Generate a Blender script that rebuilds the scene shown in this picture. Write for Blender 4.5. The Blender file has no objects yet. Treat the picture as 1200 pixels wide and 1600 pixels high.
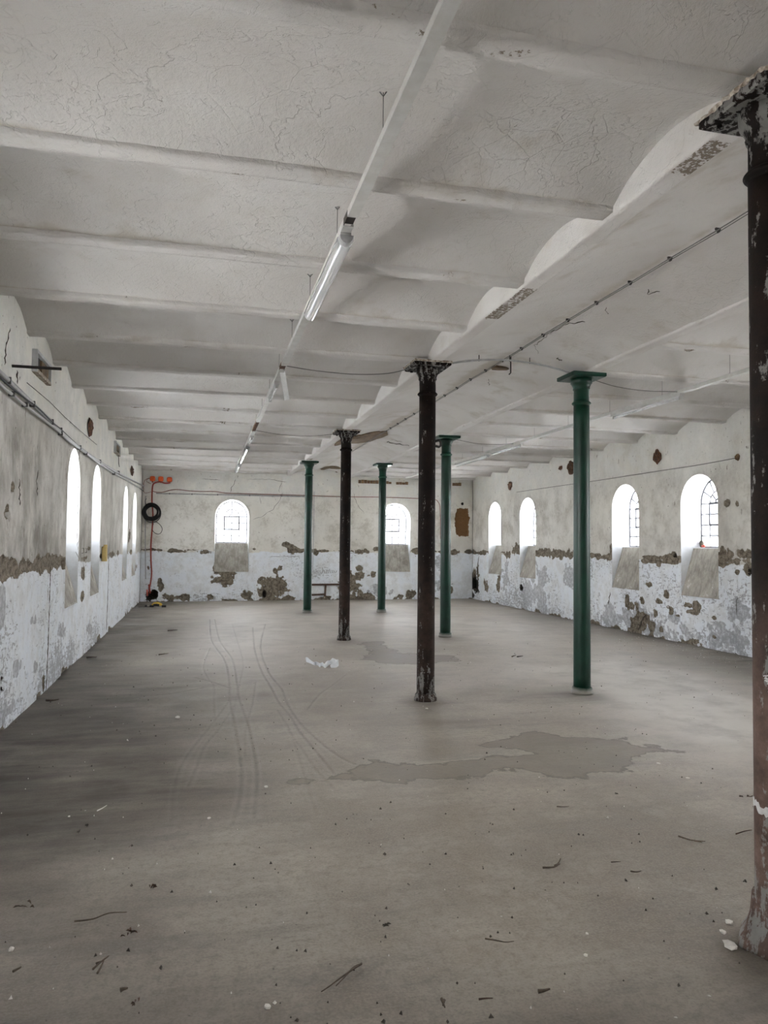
import bpy, math, random
import numpy as np
from mathutils import Matrix, Vector

random.seed(7)
SC = bpy.context.scene
COL = SC.collection
PI = math.pi

# ------------------------------------------------------------------ camera
F_PX, YAW, PITCH, ROLL = 1149.43, 0.2407, 0.0427, 0.0092
CAM = np.array([0.0, 0.0, 1.6])
_cy, _sy, _cp, _sp = math.cos(YAW), math.sin(YAW), math.cos(PITCH), math.sin(PITCH)
FWD = np.array([_sy * _cp, _cy * _cp, _sp])
_r = np.array([_cy, -_sy, 0.0])
_u = np.cross(_r, FWD)
RGT = math.cos(ROLL) * _r + math.sin(ROLL) * _u
UPV = -math.sin(ROLL) * _r + math.cos(ROLL) * _u
cd = bpy.data.cameras.new('camera')
cd.sensor_fit = 'VERTICAL'
cd.sensor_height = 36.0
cd.lens = 36.0 * F_PX / 1600.0
cd.clip_start = 0.05
cam = bpy.data.objects.new('camera', cd)
COL.objects.link(cam)
cam.matrix_world = Matrix(((RGT[0], UPV[0], -FWD[0], CAM[0]), (RGT[1], UPV[1], -FWD[1], CAM[1]),
                           (RGT[2], UPV[2], -FWD[2], CAM[2]), (0, 0, 0, 1)))
SC.camera = cam

# ------------------------------------------------------------------ sky, exposure
SKY_STRENGTH = 10.0
w = bpy.data.worlds.new('overcast_sky')
SC.world = w
w.use_nodes = True
bg = w.node_tree.nodes['Background']
bg.inputs['Color'].default_value = (1.0, 0.985, 0.985, 1)
bg.inputs['Strength'].default_value = SKY_STRENGTH
vs = SC.view_settings
vs.view_transform = 'Standard'
vs.look = 'None'
vs.exposure = 2.70
vs.gamma = 1.0
vs.use_curve_mapping = False
SC.cycles.max_bounces = 8
SC.cycles.diffuse_bounces = 7
SC.cycles.adaptive_threshold = 0.02
SC.cycles.transparent_max_bounces = 12
SC.cycles.use_denoising = True
SC.cycles.sample_clamp_direct = 0.36      # keeps the glazing bars readable against the bright sky

# ------------------------------------------------------------------ room measures (metres)
XL, XR, YF, YB = -1.59, 7.73, -4.60, 20.50
XB, XG = 2.29, 4.05                 # the two girder lines
ZG, ZC = 3.47, 3.49                 # underside of girders, of the cross beams
BEAM0, BEAMS = 2.55, 1.1875         # cross beams
WTOP = 3.95
WIN_L = [-2.9, -0.8, 3.5, 5.6, 9.92, 11.97, 16.32, 18.42]
WIN_R = [-2.5, -0.4, 3.85, 5.95, 10.27, 12.40, 16.70, 18.78]
WIN_B = [0.765, 5.37]
WIN_F = []
HW, ZSPR, ZBOT, ZSILL, PD = 0.455, 2.305, 0.80, 1.575, 0.38


def ray(px, py):
    return FWD * F_PX + RGT * (px - 600.0) + UPV * (800.0 - py)


def hit(px, py, ax, val):
    d = ray(px, py)
    return CAM + d * ((val - CAM[ax]) / d[ax])


def fl(px, py, z=0.0):
    return hit(px, py, 2, z)


def wall_pt(wall, px, py):
    """(along, height) on a wall for a pixel"""
    if wall == 'left':
        p = hit(px, py, 0, XL); return p[1], p[2]
    if wall == 'right':
        p = hit(px, py, 0, XR); return p[1], p[2]
    p = hit(px, py, 1, YB); return p[0], p[2]


def W3(wall, s, v, z):
    """wall coordinates to world: s along, v outward depth, z up"""
    if wall == 'left':
        return (XL - v, s, z)
    if wall == 'right':
        return (XR + v, s, z)
    if wall == 'back':
        return (s, YB + v, z)
    return (s, YF - v, z)


def wp(wall, px, py, out=0.0):
    s, z = wall_pt(wall, px, py)
    return W3(wall, s, -out, z)


# ------------------------------------------------------------------ noise
def _hash(ix, iy, seed):
    h = (ix.astype(np.int64) * 374761393 + iy.astype(np.int64) * 668265263 + seed * 974634777) & 0xFFFFFFFF
    h = ((h ^ (h >> 13)) * 1274126177) & 0xFFFFFFFF
    h = (h ^ (h >> 16)) & 0xFFFFFFFF
    return h / 4294967295.0


def vnoise(x, y, seed=0):
    x = np.asarray(x, float); y = np.asarray(y, float)
    ix = np.floor(x); iy = np.floor(y)
    fx = x - ix; fy = y - iy
    fx = fx * fx * fx * (fx * (fx * 6 - 15) + 10); fy = fy * fy * fy * (fy * (fy * 6 - 15) + 10)
    a = _hash(ix, iy, seed); b = _hash(ix + 1, iy, seed); c = _hash(ix, iy + 1, seed); d = _hash(ix + 1, iy + 1, seed)
    return (a + (b - a) * fx) * (1 - fy) + (c + (d - c) * fx) * fy


def fbm(x, y, octv=4, seed=0, gain=0.5):
    t = 0.0; amp = 1.0; tot = 0.0; f = 1.0
    for k in range(octv):
        t = t + amp * vnoise(np.asarray(x) * f + 17.3 * k, np.asarray(y) * f - 9.1 * k, seed + k)
        tot += amp; amp *= gain; f *= 2.03
    return t / tot


def sstep(a, b, x):
    t = np.clip((x - a) / (b - a), 0, 1)
    return t * t * (3 - 2 * t)


# ------------------------------------------------------------------ mesh helpers
def mesh_np(name, V, Fq, smooth=True):
    me = bpy.data.meshes.new(name)
    V = np.asarray(V, np.float32); Fq = np.asarray(Fq, np.int32)
    n = Fq.shape[1]
    me.vertices.add(len(V)); me.vertices.foreach_set('co', V.ravel())
    me.loops.add(Fq.size); me.loops.foreach_set('vertex_index', Fq.ravel())
    me.polygons.add(len(Fq)); me.polygons.foreach_set('loop_start', np.arange(0, Fq.size, n, dtype=np.int32))
    me.update(calc_edges=True)
    if smooth:
        me.polygons.foreach_set('use_smooth', np.ones(len(Fq), bool))
    return me


def attr(me, name, data):
    a = me.attributes.new(name, 'FLOAT', 'POINT')
    a.data.foreach_set('value', np.asarray(data, np.float32).ravel())


def grid_faces(nu, nv, off=0):
    i = np.arange(nu - 1)[:, None]; j = np.arange(nv - 1)[None, :]
    a = (i * nv + j).ravel() + off
    return np.stack([a, a + nv, a + nv + 1, a + 1], 1)


class MB:
    """collects shapes, builds ONE mesh object"""
    def __init__(s):
        s.v = []; s.f = []

    def add(s, vs, fs):
        o = len(s.v)
        s.v += [tuple(map(float, p)) for p in vs]
        s.f += [tuple(i + o for i in f) for f in fs]
        return s

    def box(s, c, d, rot=None):
        x, y, z = d[0] / 2, d[1] / 2, d[2] / 2
        ps = [Vector(p) for p in ((-x, -y, -z), (x, -y, -z), (x, y, -z), (-x, y, -z), (-x, -y, z), (x, -y, z), (x, y, z), (-x, y, z))]
        if rot is not None:
            ps = [rot @ p for p in ps]
        c = Vector(c)
        return s.add([p + c for p in ps], [(0, 3, 2, 1), (4, 5, 6, 7), (0, 1, 5, 4), (1, 2, 6, 5), (2, 3, 7, 6), (3, 0, 4, 7)])

    def bar(s, a, b, wd, ht, up=(0, 0, 1)):
        a = Vector(a); b = Vector(b); t = (b - a); L = t.length; t.normalize()
        u = Vector(up); sd = t.cross(u)
        if sd.length < 1e-4:
            sd = t.cross(Vector((1, 0, 0)))
        sd.normalize(); u = sd.cross(t)
        R = Matrix((sd, t, u)).transposed()
        return s.box((a + b) / 2, (wd, L, ht), R)

    def tube(s, pts, r, n=6, caps=True):
        pts = [Vector(p) for p in pts]
        rs = r if isinstance(r, (list, tuple)) else [r] * len(pts)
        nrm = None; rings = []
        for k, p in enumerate(pts):
            t = (pts[min(k + 1, len(pts) - 1)] - pts[max(k - 1, 0)])
            if t.length < 1e-9:
                t = Vector((0, 0, 1))
            t.normalize()
            if nrm is None:
                nrm = t.orthogonal().normalized()
            nrm = (nrm - t * nrm.dot(t))
            if nrm.length < 1e-6:
                nrm = t.orthogonal()
            nrm.normalize(); bi = t.cross(nrm)
            rings.append([p + (nrm * math.cos(2 * PI * j / n) + bi * math.sin(2 * PI * j / n)) * rs[k] for j in range(n)])
        vs = [q for rg in rings for q in rg]
        fs = []
        for k in range(len(pts) - 1):
            for j in range(n):
                fs.append((k * n + j, k * n + (j + 1) % n, (k + 1) * n + (j + 1) % n, (k + 1) * n + j))
        if caps:
            fs.append(tuple(range(n))[::-1]); fs.append(tuple((len(pts) - 1) * n + j for j in range(n)))
        return s.add(vs, fs)

    def lathe(s, prof, n=28, c=(0, 0, 0), caps=True):
        vs = []; fs = []
        for r, z in prof:
            vs += [(c[0] + r * math.cos(2 * PI * j / n), c[1] + r * math.sin(2 * PI * j / n), c[2] + z) for j in range(n)]
        for k in range(len(prof) - 1):
            for j in range(n):
                fs.append((k * n + j, k * n + (j + 1) % n, (k + 1) * n + (j + 1) % n, (k + 1) * n + j))
        if caps:
            fs.append(tuple(range(n))[::-1]); fs.append(tuple((len(prof) - 1) * n + j for j in range(n)))
        return s.add(vs, fs)

    def xform(s, fn):
        s.v = [tuple(fn(Vector(p))) for p in s.v]
        return s

    def build(s, name, mat, parent=None, smooth=False, loc=None):
        me = bpy.data.meshes.new(name)
        me.from_pydata(s.v, [], s.f)
        if smooth:
            me.polygons.foreach_set('use_smooth', np.ones(len(me.polygons), bool))
        me.update()
        return link(name, me, mat, parent, loc)


def link(name, me, mat, parent=None, loc=None):
    o = bpy.data.objects.new(name, me)
    COL.objects.link(o)
    if mat is not None and me is not None and not me.materials:
        me.materials.append(mat)
    if parent is not None:
        o.parent = parent
    if loc is not None:
        o.location = loc
    return o


def tag(o, label=None, cat=None, group=None, kind=None):
    if label: o['label'] = label
    if cat: o['category'] = cat
    if group: o['group'] = group
    if kind: o['kind'] = kind
    return o


def empty(name, loc=(0, 0, 0)):
    o = bpy.data.objects.new(name, None)
    o.empty_display_size = 0.1
    COL.objects.link(o)
    o.location = loc
    return o


def spline(pts, n=6):
    """Catmull-Rom through the points"""
    P = [np.array(p, float) for p in pts]
    if len(P) < 3:
        return [tuple(p) for p in P]
    out = []
    for i in range(len(P) - 1):
        p0 = P[max(i - 1, 0)]; p1 = P[i]; p2 = P[i + 1]; p3 = P[min(i + 2, len(P) - 1)]
        for k in range(n):
            t = k / n
            out.append(tuple(0.5 * ((2 * p1) + (-p0 + p2) * t + (2 * p0 - 5 * p1 + 4 * p2 - p3) * t * t + (-p0 + 3 * p1 - 3 * p2 + p3) * t ** 3)))
    out.append(tuple(P[-1]))
    return out


# ------------------------------------------------------------------ materials
class G:
    """tiny node-graph writer"""
    def __init__(s, name):
        s.m = bpy.data.materials.new(name); s.m.use_nodes = True
        s.t = s.m.node_tree; s.b = s.t.nodes['Principled BSDF']; s.out = s.t.nodes['Material Output']

    def n(s, typ, ins=None, **props):
        nd = s.t.nodes.new(typ)
        for k, v in props.items():
            setattr(nd, k, v)
        for k, v in (ins or {}).items():
            s.set(nd.inputs[k], v)
        return nd

    def set(s, sock, v):
        if isinstance(v, bpy.types.NodeSocket):
            s.t.links.new(v, sock)
        elif isinstance(v, (tuple, list)) and len(v) == 3 and sock.type == 'RGBA':
            sock.default_value = (*v, 1)
        else:
            sock.default_value = v

    def pos(s, scale=(1, 1, 1)):
        tc = s.n('ShaderNodeTexCoord')
        if scale == (1, 1, 1):
            return tc.outputs['Object']
        return s.n('ShaderNodeMapping', {'Vector': tc.outputs['Object'], 'Scale': scale}).outputs[0]

    def noise(s, scale, detail=4, rough=0.55, vec=None, dist=0.0):
        return s.n('ShaderNodeTexNoise', {'Vector': vec or s.pos(), 'Scale': scale, 'Detail': detail, 'Roughness': rough, 'Distortion': dist}).outputs['Fac']

    def math(s, op, a, b=None, c=None):
        nd = s.n('ShaderNodeMath', operation=op)
        s.set(nd.inputs[0], a)
        if b is not None: s.set(nd.inputs[1], b)
        if c is not None: s.set(nd.inputs[2], c)
        return nd.outputs[0]

    def mr(s, v, a, b, c=0.0, d=1.0, smooth=True):
        nd = s.n('ShaderNodeMapRange', {'Value': v, 'From Min': a, 'From Max': b, 'To Min': c, 'To Max': d})
        nd.interpolation_type = 'SMOOTHSTEP' if smooth else 'LINEAR'
        return nd.outputs[0]

    def mix(s, f, a, b):
        nd = s.n('ShaderNodeMix', data_type='RGBA')
        s.set(nd.inputs[0], f); s.set(nd.inputs[6], a); s.set(nd.inputs[7], b)
        return nd.outputs[2]

    def attr(s, name):
        return s.n('ShaderNodeAttribute', attribute_name=name).outputs['Fac']

    def bump(s, h, strength=0.4, dist=0.01, normal=None):
        ins = {'Height': h, 'Strength': strength, 'Distance': dist}
        if normal is not None: ins['Normal'] = normal
        return s.n('ShaderNodeBump', ins).outputs[0]

    def fin(s, col=None, rough=0.8, normal=None, metallic=0.0, spec=None):
        if col is not None: s.set(s.b.inputs['Base Color'], col)
        s.set(s.b.inputs['Roughness'], rough)
        s.set(s.b.inputs['Metallic'], metallic)
        if spec is not None: s.b.inputs['Specular IOR Level'].default_value = spec
        if normal is not None: s.set(s.b.inputs['Normal'], normal)
        return s.m


def simple(name, a, b=None, scale=8, rough=0.7, bump=0.15, metallic=0.0):
    g = G(name)
    nz = g.noise(scale, 5, 0.6)
    col = g.mix(g.mr(nz, 0.35, 0.65), a, b if b else tuple(x * 0.8 for x in a))
    return g.fin(col, rough, g.bump(nz, bump, 0.005) if bump else None, metallic)


def wall_material():
    g = G('flaking_wall')
    P = g.pos()
    nbig = g.noise(0.55, 3)
    nmid = g.noise(3.2, 5, 0.6)
    nfine = g.noise(16, 5, 0.65)
    nvf = g.noise(55, 4, 0.65)
    vert = g.noise(1.0, 6, 0.68, vec=g.pos((4.5, 4.5, 1.9)), dist=0.6)
    # upper lime plaster, grimier where the wall is
    grime = g.math('MULTIPLY', g.attr('grime'), g.mr(g.math('ADD', g.math('MULTIPLY', vert, 0.6), g.math('MULTIPLY', nmid, 0.4)), 0.30, 0.62, 0.35, 1.0))
    up = g.mix(g.mr(nbig, 0.35, 0.65), (0.74, 0.72, 0.655), (0.82, 0.805, 0.76))
    up = g.mix(g.math('MULTIPLY', g.mr(g.math('ADD', g.math('MULTIPLY', nmid, 0.6), g.math('MULTIPLY', nfine, 0.4)), 0.46, 0.66), 0.6), up, (0.45, 0.415, 0.345))
    up = g.mix(grime, up, (0.25, 0.235, 0.205))
    up = g.mix(g.math('MULTIPLY', g.attr('pale'), g.mr(nmid, 0.35, 0.6)), up, (0.70, 0.70, 0.67))
    # dado: bluish white paint with grey scuffs
    chipn = g.noise(1.0, 6, 0.7, vec=g.pos((24, 24, 14)))
    chip2 = g.noise(1.0, 5, 0.68, vec=g.pos((8, 8, 27)))
    amt = g.attr('chip')
    chip = g.mr(g.math('ADD', g.math('MAXIMUM', chipn, chip2), g.math('MULTIPLY', amt, 0.34)), 0.71, 0.74)
    da = g.mix(g.mr(nmid, 0.3, 0.7), (0.79, 0.83, 0.88), (0.85, 0.88, 0.905))
    da = g.mix(g.math('MULTIPLY', g.mr(g.math('ADD', g.math('MULTIPLY', nmid, 0.5), g.math('MULTIPLY', g.noise(9, 5, 0.7), 0.5)), 0.44, 0.62), 0.55), da, (0.60, 0.605, 0.60))
    da = g.mix(chip, da, g.mix(nfine, (0.34, 0.35, 0.37), (0.52, 0.53, 0.54)))
    dm = g.mr(g.math('ADD', g.attr('dado'), g.math('MULTIPLY', g.math('SUBTRACT', nfine, 0.5), 1.1)), -0.10, 0.10)
    col = g.mix(dm, up, da)
    # cement-grey repairs
    gm = g.mr(g.math('ADD', g.attr('grey'), g.math('MULTIPLY', g.math('SUBTRACT', nfine, 0.5), 0.8)), -0.08, 0.08)
    col = g.mix(g.math('MULTIPLY', gm, g.mr(nfine, 0.35, 0.6, 0.45, 0.95)), col, g.mix(nmid, (0.30, 0.31, 0.33), (0.42, 0.425, 0.44)))
    # fallen plaster
    sm = g.mr(g.math('ADD', g.attr('spall'), g.math('MULTIPLY', g.math('SUBTRACT', nfine, 0.5), 0.9)), -0.06, 0.06)
    sp = g.mix(g.mr(nfine, 0.35, 0.65), (0.095, 0.075, 0.052), (0.25, 0.215, 0.165))
    sp = g.mix(g.mr(nvf, 0.55, 0.7), sp, (0.34, 0.31, 0.255))
    col = g.mix(sm, col, sp)
    rm = g.mr(g.math('ADD', g.attr('rust'), g.math('MULTIPLY', g.math('SUBTRACT', nfine, 0.5), 0.6)), -0.06, 0.06)
    col = g.mix(rm, col, g.mix(nvf, (0.09, 0.045, 0.02), (0.28, 0.15, 0.06)))
    km = g.mr(g.math('ADD', g.attr('dark'), g.math('MULTIPLY', g.math('SUBTRACT', nfine, 0.5), 0.7)), -0.06, 0.06)
    col = g.mix(km, col, g.mix(g.mr(nvf, 0.45, 0.6), (0.012, 0.010, 0.008), (0.08, 0.065, 0.05)))
    # pinholes, old nails
    pin = g.mr(g.noise(19, 3, 0.6, vec=g.pos((1.0, 1.0, 0.8))), 0.70, 0.725)
    col = g.mix(g.math('MULTIPLY', pin, 0.85), col, (0.10, 0.085, 0.065))
    pin2 = g.mr(g.noise(7.3, 6, 0.78, dist=1.5), 0.645, 0.675)
    col = g.mix(g.math('MULTIPLY', pin2, 0.5), col, (0.24, 0.21, 0.17))
    gash = g.math('MULTIPLY', g.mr(g.noise(1.0, 4, 0.65, vec=g.pos((15, 15, 4.5))), 0.655, 0.685), g.mr(g.attr('grime'), 0.15, 0.5))
    col = g.mix(g.math('MULTIPLY', gash, 0.75), col, (0.13, 0.105, 0.08))
    h = g.math('ADD', g.math('MULTIPLY', nfine, 0.6), g.math('ADD', g.math('MULTIPLY', nvf, 0.4), g.math('ADD', g.math('MULTIPLY', sm, -0.8), g.math('ADD', g.math('MULTIPLY', g.math('MULTIPLY', chip, dm), -0.35), g.math('MULTIPLY', pin, -0.8)))))
    return g.fin(col, 0.88, g.bump(h, 0.75, 0.016), spec=0.25)


def ceiling_material(name='whitewashed_ceiling'):
    g = G(name)
    nb = g.noise(0.7, 3); nm = g.noise(4, 5, 0.6); nf = g.noise(38, 5, 0.7)
    vd = g.n('ShaderNodeTexVoronoi', {'Vector': g.n('ShaderNodeMix', {0: 0.12, 4: g.pos(), 5: g.n('ShaderNodeTexNoise', {'Vector': g.pos(), 'Scale': 3.0, 'Detail': 4.0}).outputs['Color']}, data_type='VECTOR').outputs[1], 'Scale': 6.5}, feature='DISTANCE_TO_EDGE').outputs[0]
    flake = g.math('MULTIPLY', g.mr(vd, 0.0, 0.03, 1.0, 0.0), g.mr(g.noise(0.9, 3), 0.46, 0.60))
    col = g.mix(g.mr(nb, 0.35, 0.65), (0.575, 0.553, 0.528), (0.655, 0.64, 0.62))
    col = g.mix(g.math('MULTIPLY', g.mr(nm, 0.50, 0.70), 0.35), col, (0.54, 0.51, 0.47))
    st = g.mr(g.math('ADD', g.attr('stain'), g.math('MULTIPLY', g.math('SUBTRACT', nm, 0.5), 0.8)), 0.0, 0.35)
    col = g.mix(g.math('MULTIPLY', st, 0.55), col, (0.38, 0.335, 0.26))
    rs = g.mr(g.math('ADD', g.attr('rust'), g.math('MULTIPLY', g.math('SUBTRACT', nf, 0.5), 1.3)), -0.05, 0.05)
    col = g.mix(rs, col, g.mix(nf, (0.05, 0.035, 0.025), (0.34, 0.29, 0.23)))
    spk = g.mr(g.noise(9.0, 4, 0.7, vec=g.pos((1.0, 2.2, 1.0)), dist=1.0), 0.715, 0.74)
    col = g.mix(g.math('MULTIPLY', spk, 0.6), col, (0.16, 0.14, 0.11))
    h = g.math('ADD', g.math('MULTIPLY', nf, 0.45), g.math('ADD', g.math('MULTIPLY', nm, 0.5), g.math('ADD', g.math('MULTIPLY', flake, -0.10), g.math('ADD', g.math('MULTIPLY', g.mr(g.noise(2.2, 5, 0.6), 0.5, 0.512), 0.16), g.math('MULTIPLY', g.mr(g.noise(5.5, 4, 0.6, dist=0.8), 0.56, 0.57), 0.14)))))
    return g.fin(col, 0.9, g.bump(h, 0.7, 0.020), spec=0.2)


def floor_material():
    g = G('worn_concrete')
    nb = g.noise(0.45, 4, 0.6); nm = g.noise(2.4, 6, 0.65); nf = g.noise(22, 6, 0.7); nv = g.noise(90, 3, 0.6)
    st = g.noise(1.0, 5, 0.65, vec=g.pos((1.1, 5.0, 1)))
    col = g.mix(g.mr(g.math('ADD', g.math('MULTIPLY', nb, 0.55), g.math('MULTIPLY', nm, 0.45)), 0.39, 0.60), (0.195, 0.164, 0.130), (0.350, 0.314, 0.266))
    col = g.mix(g.math('MULTIPLY', g.mr(st, 0.50, 0.68), 0.5), col, (0.17, 0.155, 0.135))
    col = g.mix(g.math('MULTIPLY', g.mr(nf, 0.42, 0.72), 0.5), col, (0.13, 0.114, 0.093))
    col = g.mix(g.math('MULTIPLY', g.mr(nv, 0.50, 0.62), 0.20), col, (0.42, 0.38, 0.325))
    col = g.mix(g.math('MULTIPLY', g.mr(nv, 0.46, 0.36), 0.25), col, (0.11, 0.095, 0.078))
    col = g.mix(g.math('MULTIPLY', g.attr('dust_glare'), g.mr(nm, 0.25, 0.6, 0.4, 1.0)), col, (0.62, 0.59, 0.545))  # dusty tone with window glare painted in
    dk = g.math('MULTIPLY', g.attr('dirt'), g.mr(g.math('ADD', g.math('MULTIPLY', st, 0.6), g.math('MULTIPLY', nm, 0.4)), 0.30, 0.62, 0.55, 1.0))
    col = g.mix(dk, col, (0.042, 0.034, 0.025))  # dirt, and on the left also shade painted into the floor
    wt = g.math('ADD', g.attr('wet'), g.math('MULTIPLY', g.math('SUBTRACT', g.noise(13, 6, 0.7), 0.5), 1.5))
    wm = g.mr(wt, -0.06, 0.10)
    rim = g.math('MULTIPLY', wm, g.mr(wt, 0.05, 0.45, 1.0, 0.0))
    col = g.mix(g.math('MULTIPLY', wm, g.mr(nm, 0.32, 0.62, 0.95, 0.6)), col, g.mix(nm, (0.125, 0.108, 0.086), (0.185, 0.162, 0.13)))
    col = g.mix(g.math('MULTIPLY', rim, 0.6), col, (0.075, 0.068, 0.055))
    tr = g.math('MULTIPLY', g.attr('track'), g.mr(nf, 0.35, 0.6, 0.35, 1.0))
    col = g.mix(g.math('MULTIPLY', tr, 0.62), col, (0.085, 0.075, 0.062))
    tl = g.attr('tracklight')
    col = g.mix(g.math('MULTIPLY', tl, 0.08), col, (0.50, 0.485, 0.455))
    sp = g.mr(g.noise(30, 2, 0.5), 0.745, 0.77)
    col = g.mix(g.math('MULTIPLY', sp, 0.7), col, (0.05, 0.045, 0.04))
    spw = g.mr(g.noise(26, 2, 0.5, vec=g.n('ShaderNodeMapping', {'Vector': g.pos(), 'Location': (5.2, 3.1, 0.0)}).outputs[0]), 0.765, 0.785)
    col = g.mix(g.math('MULTIPLY', spw, 0.6), col, (0.55, 0.53, 0.49))
    h = g.math('ADD', g.math('MULTIPLY', nf, 0.5), g.math('ADD', g.math('MULTIPLY', nv, 0.35), g.math('MULTIPLY', tr, -0.6)))
    rough = g.math('ADD', g.mr(nm, 0.3, 0.7, 0.40, 0.58), g.math('MULTIPLY', g.attr('dirt'), 0.32))
    return g.fin(col, rough, g.bump(h, 0.5, 0.010), spec=0.5)


def rust_material(name='rusty_cast_iron', rub=0.18, flake=0.0):
    g = G(name)
    P = g.pos()
    z = g.n('ShaderNodeSeparateXYZ', {'Vector': P}).outputs[2]
    oi = g.n('ShaderNodeObjectInfo').outputs['Random']
    nm = g.noise(6, 5, 0.65); nf = g.noise(45, 5, 0.7)
    vs_ = g.noise(1.0, 5, 0.65, vec=g.pos((22, 22, 5)))
    col = g.mix(g.mr(nm, 0.35, 0.65), (0.0045, 0.0028, 0.002), (0.013, 0.0068, 0.0045))
    col = g.mix(g.math('MULTIPLY', g.mr(nf, 0.5, 0.7), 0.6), col, (0.005, 0.004, 0.0035))
    # bare rubbed rust lower down
    low = g.math('MULTIPLY', g.mr(z, 1.6, 0.8), rub)
    col = g.mix(g.math('MULTIPLY', low, g.mr(nm, 0.3, 0.7, 0.45, 1.0)), col, g.mix(nf, (0.075, 0.050, 0.040), (0.21, 0.140, 0.112)))
    # flaked grey-white paint: a little everywhere, more near the foot and around the capital
    amt = g.math('ADD', g.math('ADD', g.mr(z, 0.65, 0.05, 0.0, 0.10), flake), g.mr(z, 3.17, 3.30, 0.0, 0.10))
    fl_ = g.mr(g.math('ADD', g.math('ADD', g.math('MULTIPLY', vs_, 0.7), g.math('MULTIPLY', nf, 0.3)), amt), 0.60, 0.645)
    col = g.mix(fl_, col, g.mix(nm, (0.07, 0.067, 0.06), (0.30, 0.29, 0.27)))
    h = g.math('ADD', nf, g.math('MULTIPLY', fl_, 0.6))
    return g.fin(col, 0.75, g.bump(h, 0.45, 0.006), spec=0.16)


def green_material():
    g = G('green_gloss_paint')
    z = g.n('ShaderNodeSeparateXYZ', {'Vector': g.pos()}).outputs[2]
    nm = g.noise(5, 4); nf = g.noise(60, 4, 0.65)
    col = g.mix(g.mr(nm, 0.3, 0.7), (0.0011, 0.022, 0.0120), (0.0018, 0.036, 0.0205))
    sc = g.mr(g.math('ADD', g.noise(1.0, 4, 0.7, vec=g.pos((18, 18, 4))), g.mr(z, 0.7, 0.0, 0.0, 0.13)), 0.69, 0.73)
    col = g.mix(g.math('MULTIPLY', sc, 0.8), col, (0.02, 0.045, 0.034))
    ft = g.mr(g.math('ADD', z, g.math('MULTIPLY', nm, 0.05)), 0.105, 0.055)
    col = g.mix(ft, col, (0.20, 0.19, 0.165))
    return g.fin(col, g.mr(nf, 0.3, 0.7, 0.30, 0.44), g.bump(nf, 0.12, 0.004), spec=0.4)


def slope_material():
    g = G('bare_cement_render')
    nm = g.noise(3.5, 5, 0.65); st = g.noise(1.0, 6, 0.7, vec=g.pos((16, 16, 2.2))); nf = g.noise(40, 4, 0.65)
    col = g.mix(g.mr(g.math('ADD', g.math('MULTIPLY', nm, 0.5), g.math('MULTIPLY', st, 0.5)), 0.36, 0.62), (0.20, 0.185, 0.16), (0.42, 0.395, 0.345))
    col = g.mix(g.mr(g.noise(2.3, 6, 0.72), 0.60, 0.64), col, (0.56, 0.55, 0.52))
    return g.fin(col, 0.85, g.bump(nf, 0.35, 0.008))


def glass_material():
    g = G('dusty_window_glass')
    tr = g.n('ShaderNodeBsdfTransparent', {'Color': (0.96, 0.98, 1.0)})
    tl = g.n('ShaderNodeBsdfTranslucent', {'Color': (0.85, 0.88, 0.92)})
    gl = g.n('ShaderNodeBsdfGlossy', {'Roughness': 0.08})
    m1 = g.n('ShaderNodeMixShader', {0: g.mr(g.noise(3, 4), 0.35, 0.7, 0.05, 0.22), 1: tr.outputs[0], 2: tl.outputs[0]})
    m2 = g.n('ShaderNodeMixShader', {0: 0.05, 1: m1.outputs[0], 2: gl.outputs[0]})
    g.t.links.new(m2.outputs[0], g.out.inputs[0])
    return g.m


def diffuser_material():
    g = G('clear_plastic_cover')
    g.set(g.b.inputs['Base Color'], (0.85, 0.88, 0.9))
    g.b.inputs['Roughness'].default_value = 0.12
    g.b.inputs['Transmission Weight'].default_value = 0.75
    g.b.inputs['IOR'].default_value = 1.2
    return g.m


M = {}
M['wall'] = wall_material()
M['ceil'] = ceiling_material()
M['floor'] = floor_material()
M['rust'] = rust_material()
M['rust_rubbed'] = rust_material('rubbed_rusty_iron', 0.95, 0.025)
M['green'] = green_material()
M['slope'] = slope_material()
M['glass'] = glass_material()
M['cover'] = diffuser_material()
M['reveal'] = simple('whitewashed_reveal', (0.60, 0.615, 0.63), (0.50, 0.51, 0.51), 5, 0.9, 0.45)
M['steel'] = simple('grey_steel_glazing_bar', (0.12, 0.12, 0.135), (0.08, 0.08, 0.09), 20, 0.6, 0.1)
M['exterior'] = simple('exterior_render', (0.45, 0.43, 0.40), None, 3, 0.9, 0.1)
M['ground'] = simple('pale_gravel', (0.66, 0.65, 0.63), (0.58, 0.57, 0.55), 1.5, 0.95, 0)
M['white_metal'] = simple('white_lacquered_steel', (0.52, 0.52, 0.50), (0.46, 0.455, 0.43), 10, 0.45, 0.03)
M['grey_metal'] = simple('grey_plastic_conduit', (0.40, 0.40, 0.40), (0.31, 0.31, 0.31), 14, 0.35, 0.03)
M['dark_grey'] = simple('dark_grey_conduit', (0.12, 0.12, 0.115), None, 14, 0.5, 0.03)
M['black'] = simple('black_rubber', (0.008, 0.008, 0.009), (0.014, 0.014, 0.014), 20, 0.5, 0.05)
M['black_iron'] = simple('black_iron', (0.018, 0.015, 0.013), (0.03, 0.024, 0.02), 20, 0.65, 0.2)
M['red'] = simple('red_orange_cable', (0.36, 0.055, 0.03), (0.28, 0.04, 0.025), 14, 0.5, 0.03)
M['dull_red'] = simple('faded_red_cable', (0.26, 0.085, 0.065), (0.20, 0.075, 0.06), 14, 0.6, 0.03)
M['orange'] = simple('orange_plastic', (0.80, 0.13, 0.02), (0.70, 0.10, 0.015), 14, 0.4, 0.03)
M['wire'] = simple('grey_wire', (0.16, 0.155, 0.145), None, 14, 0.6, 0)
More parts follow.
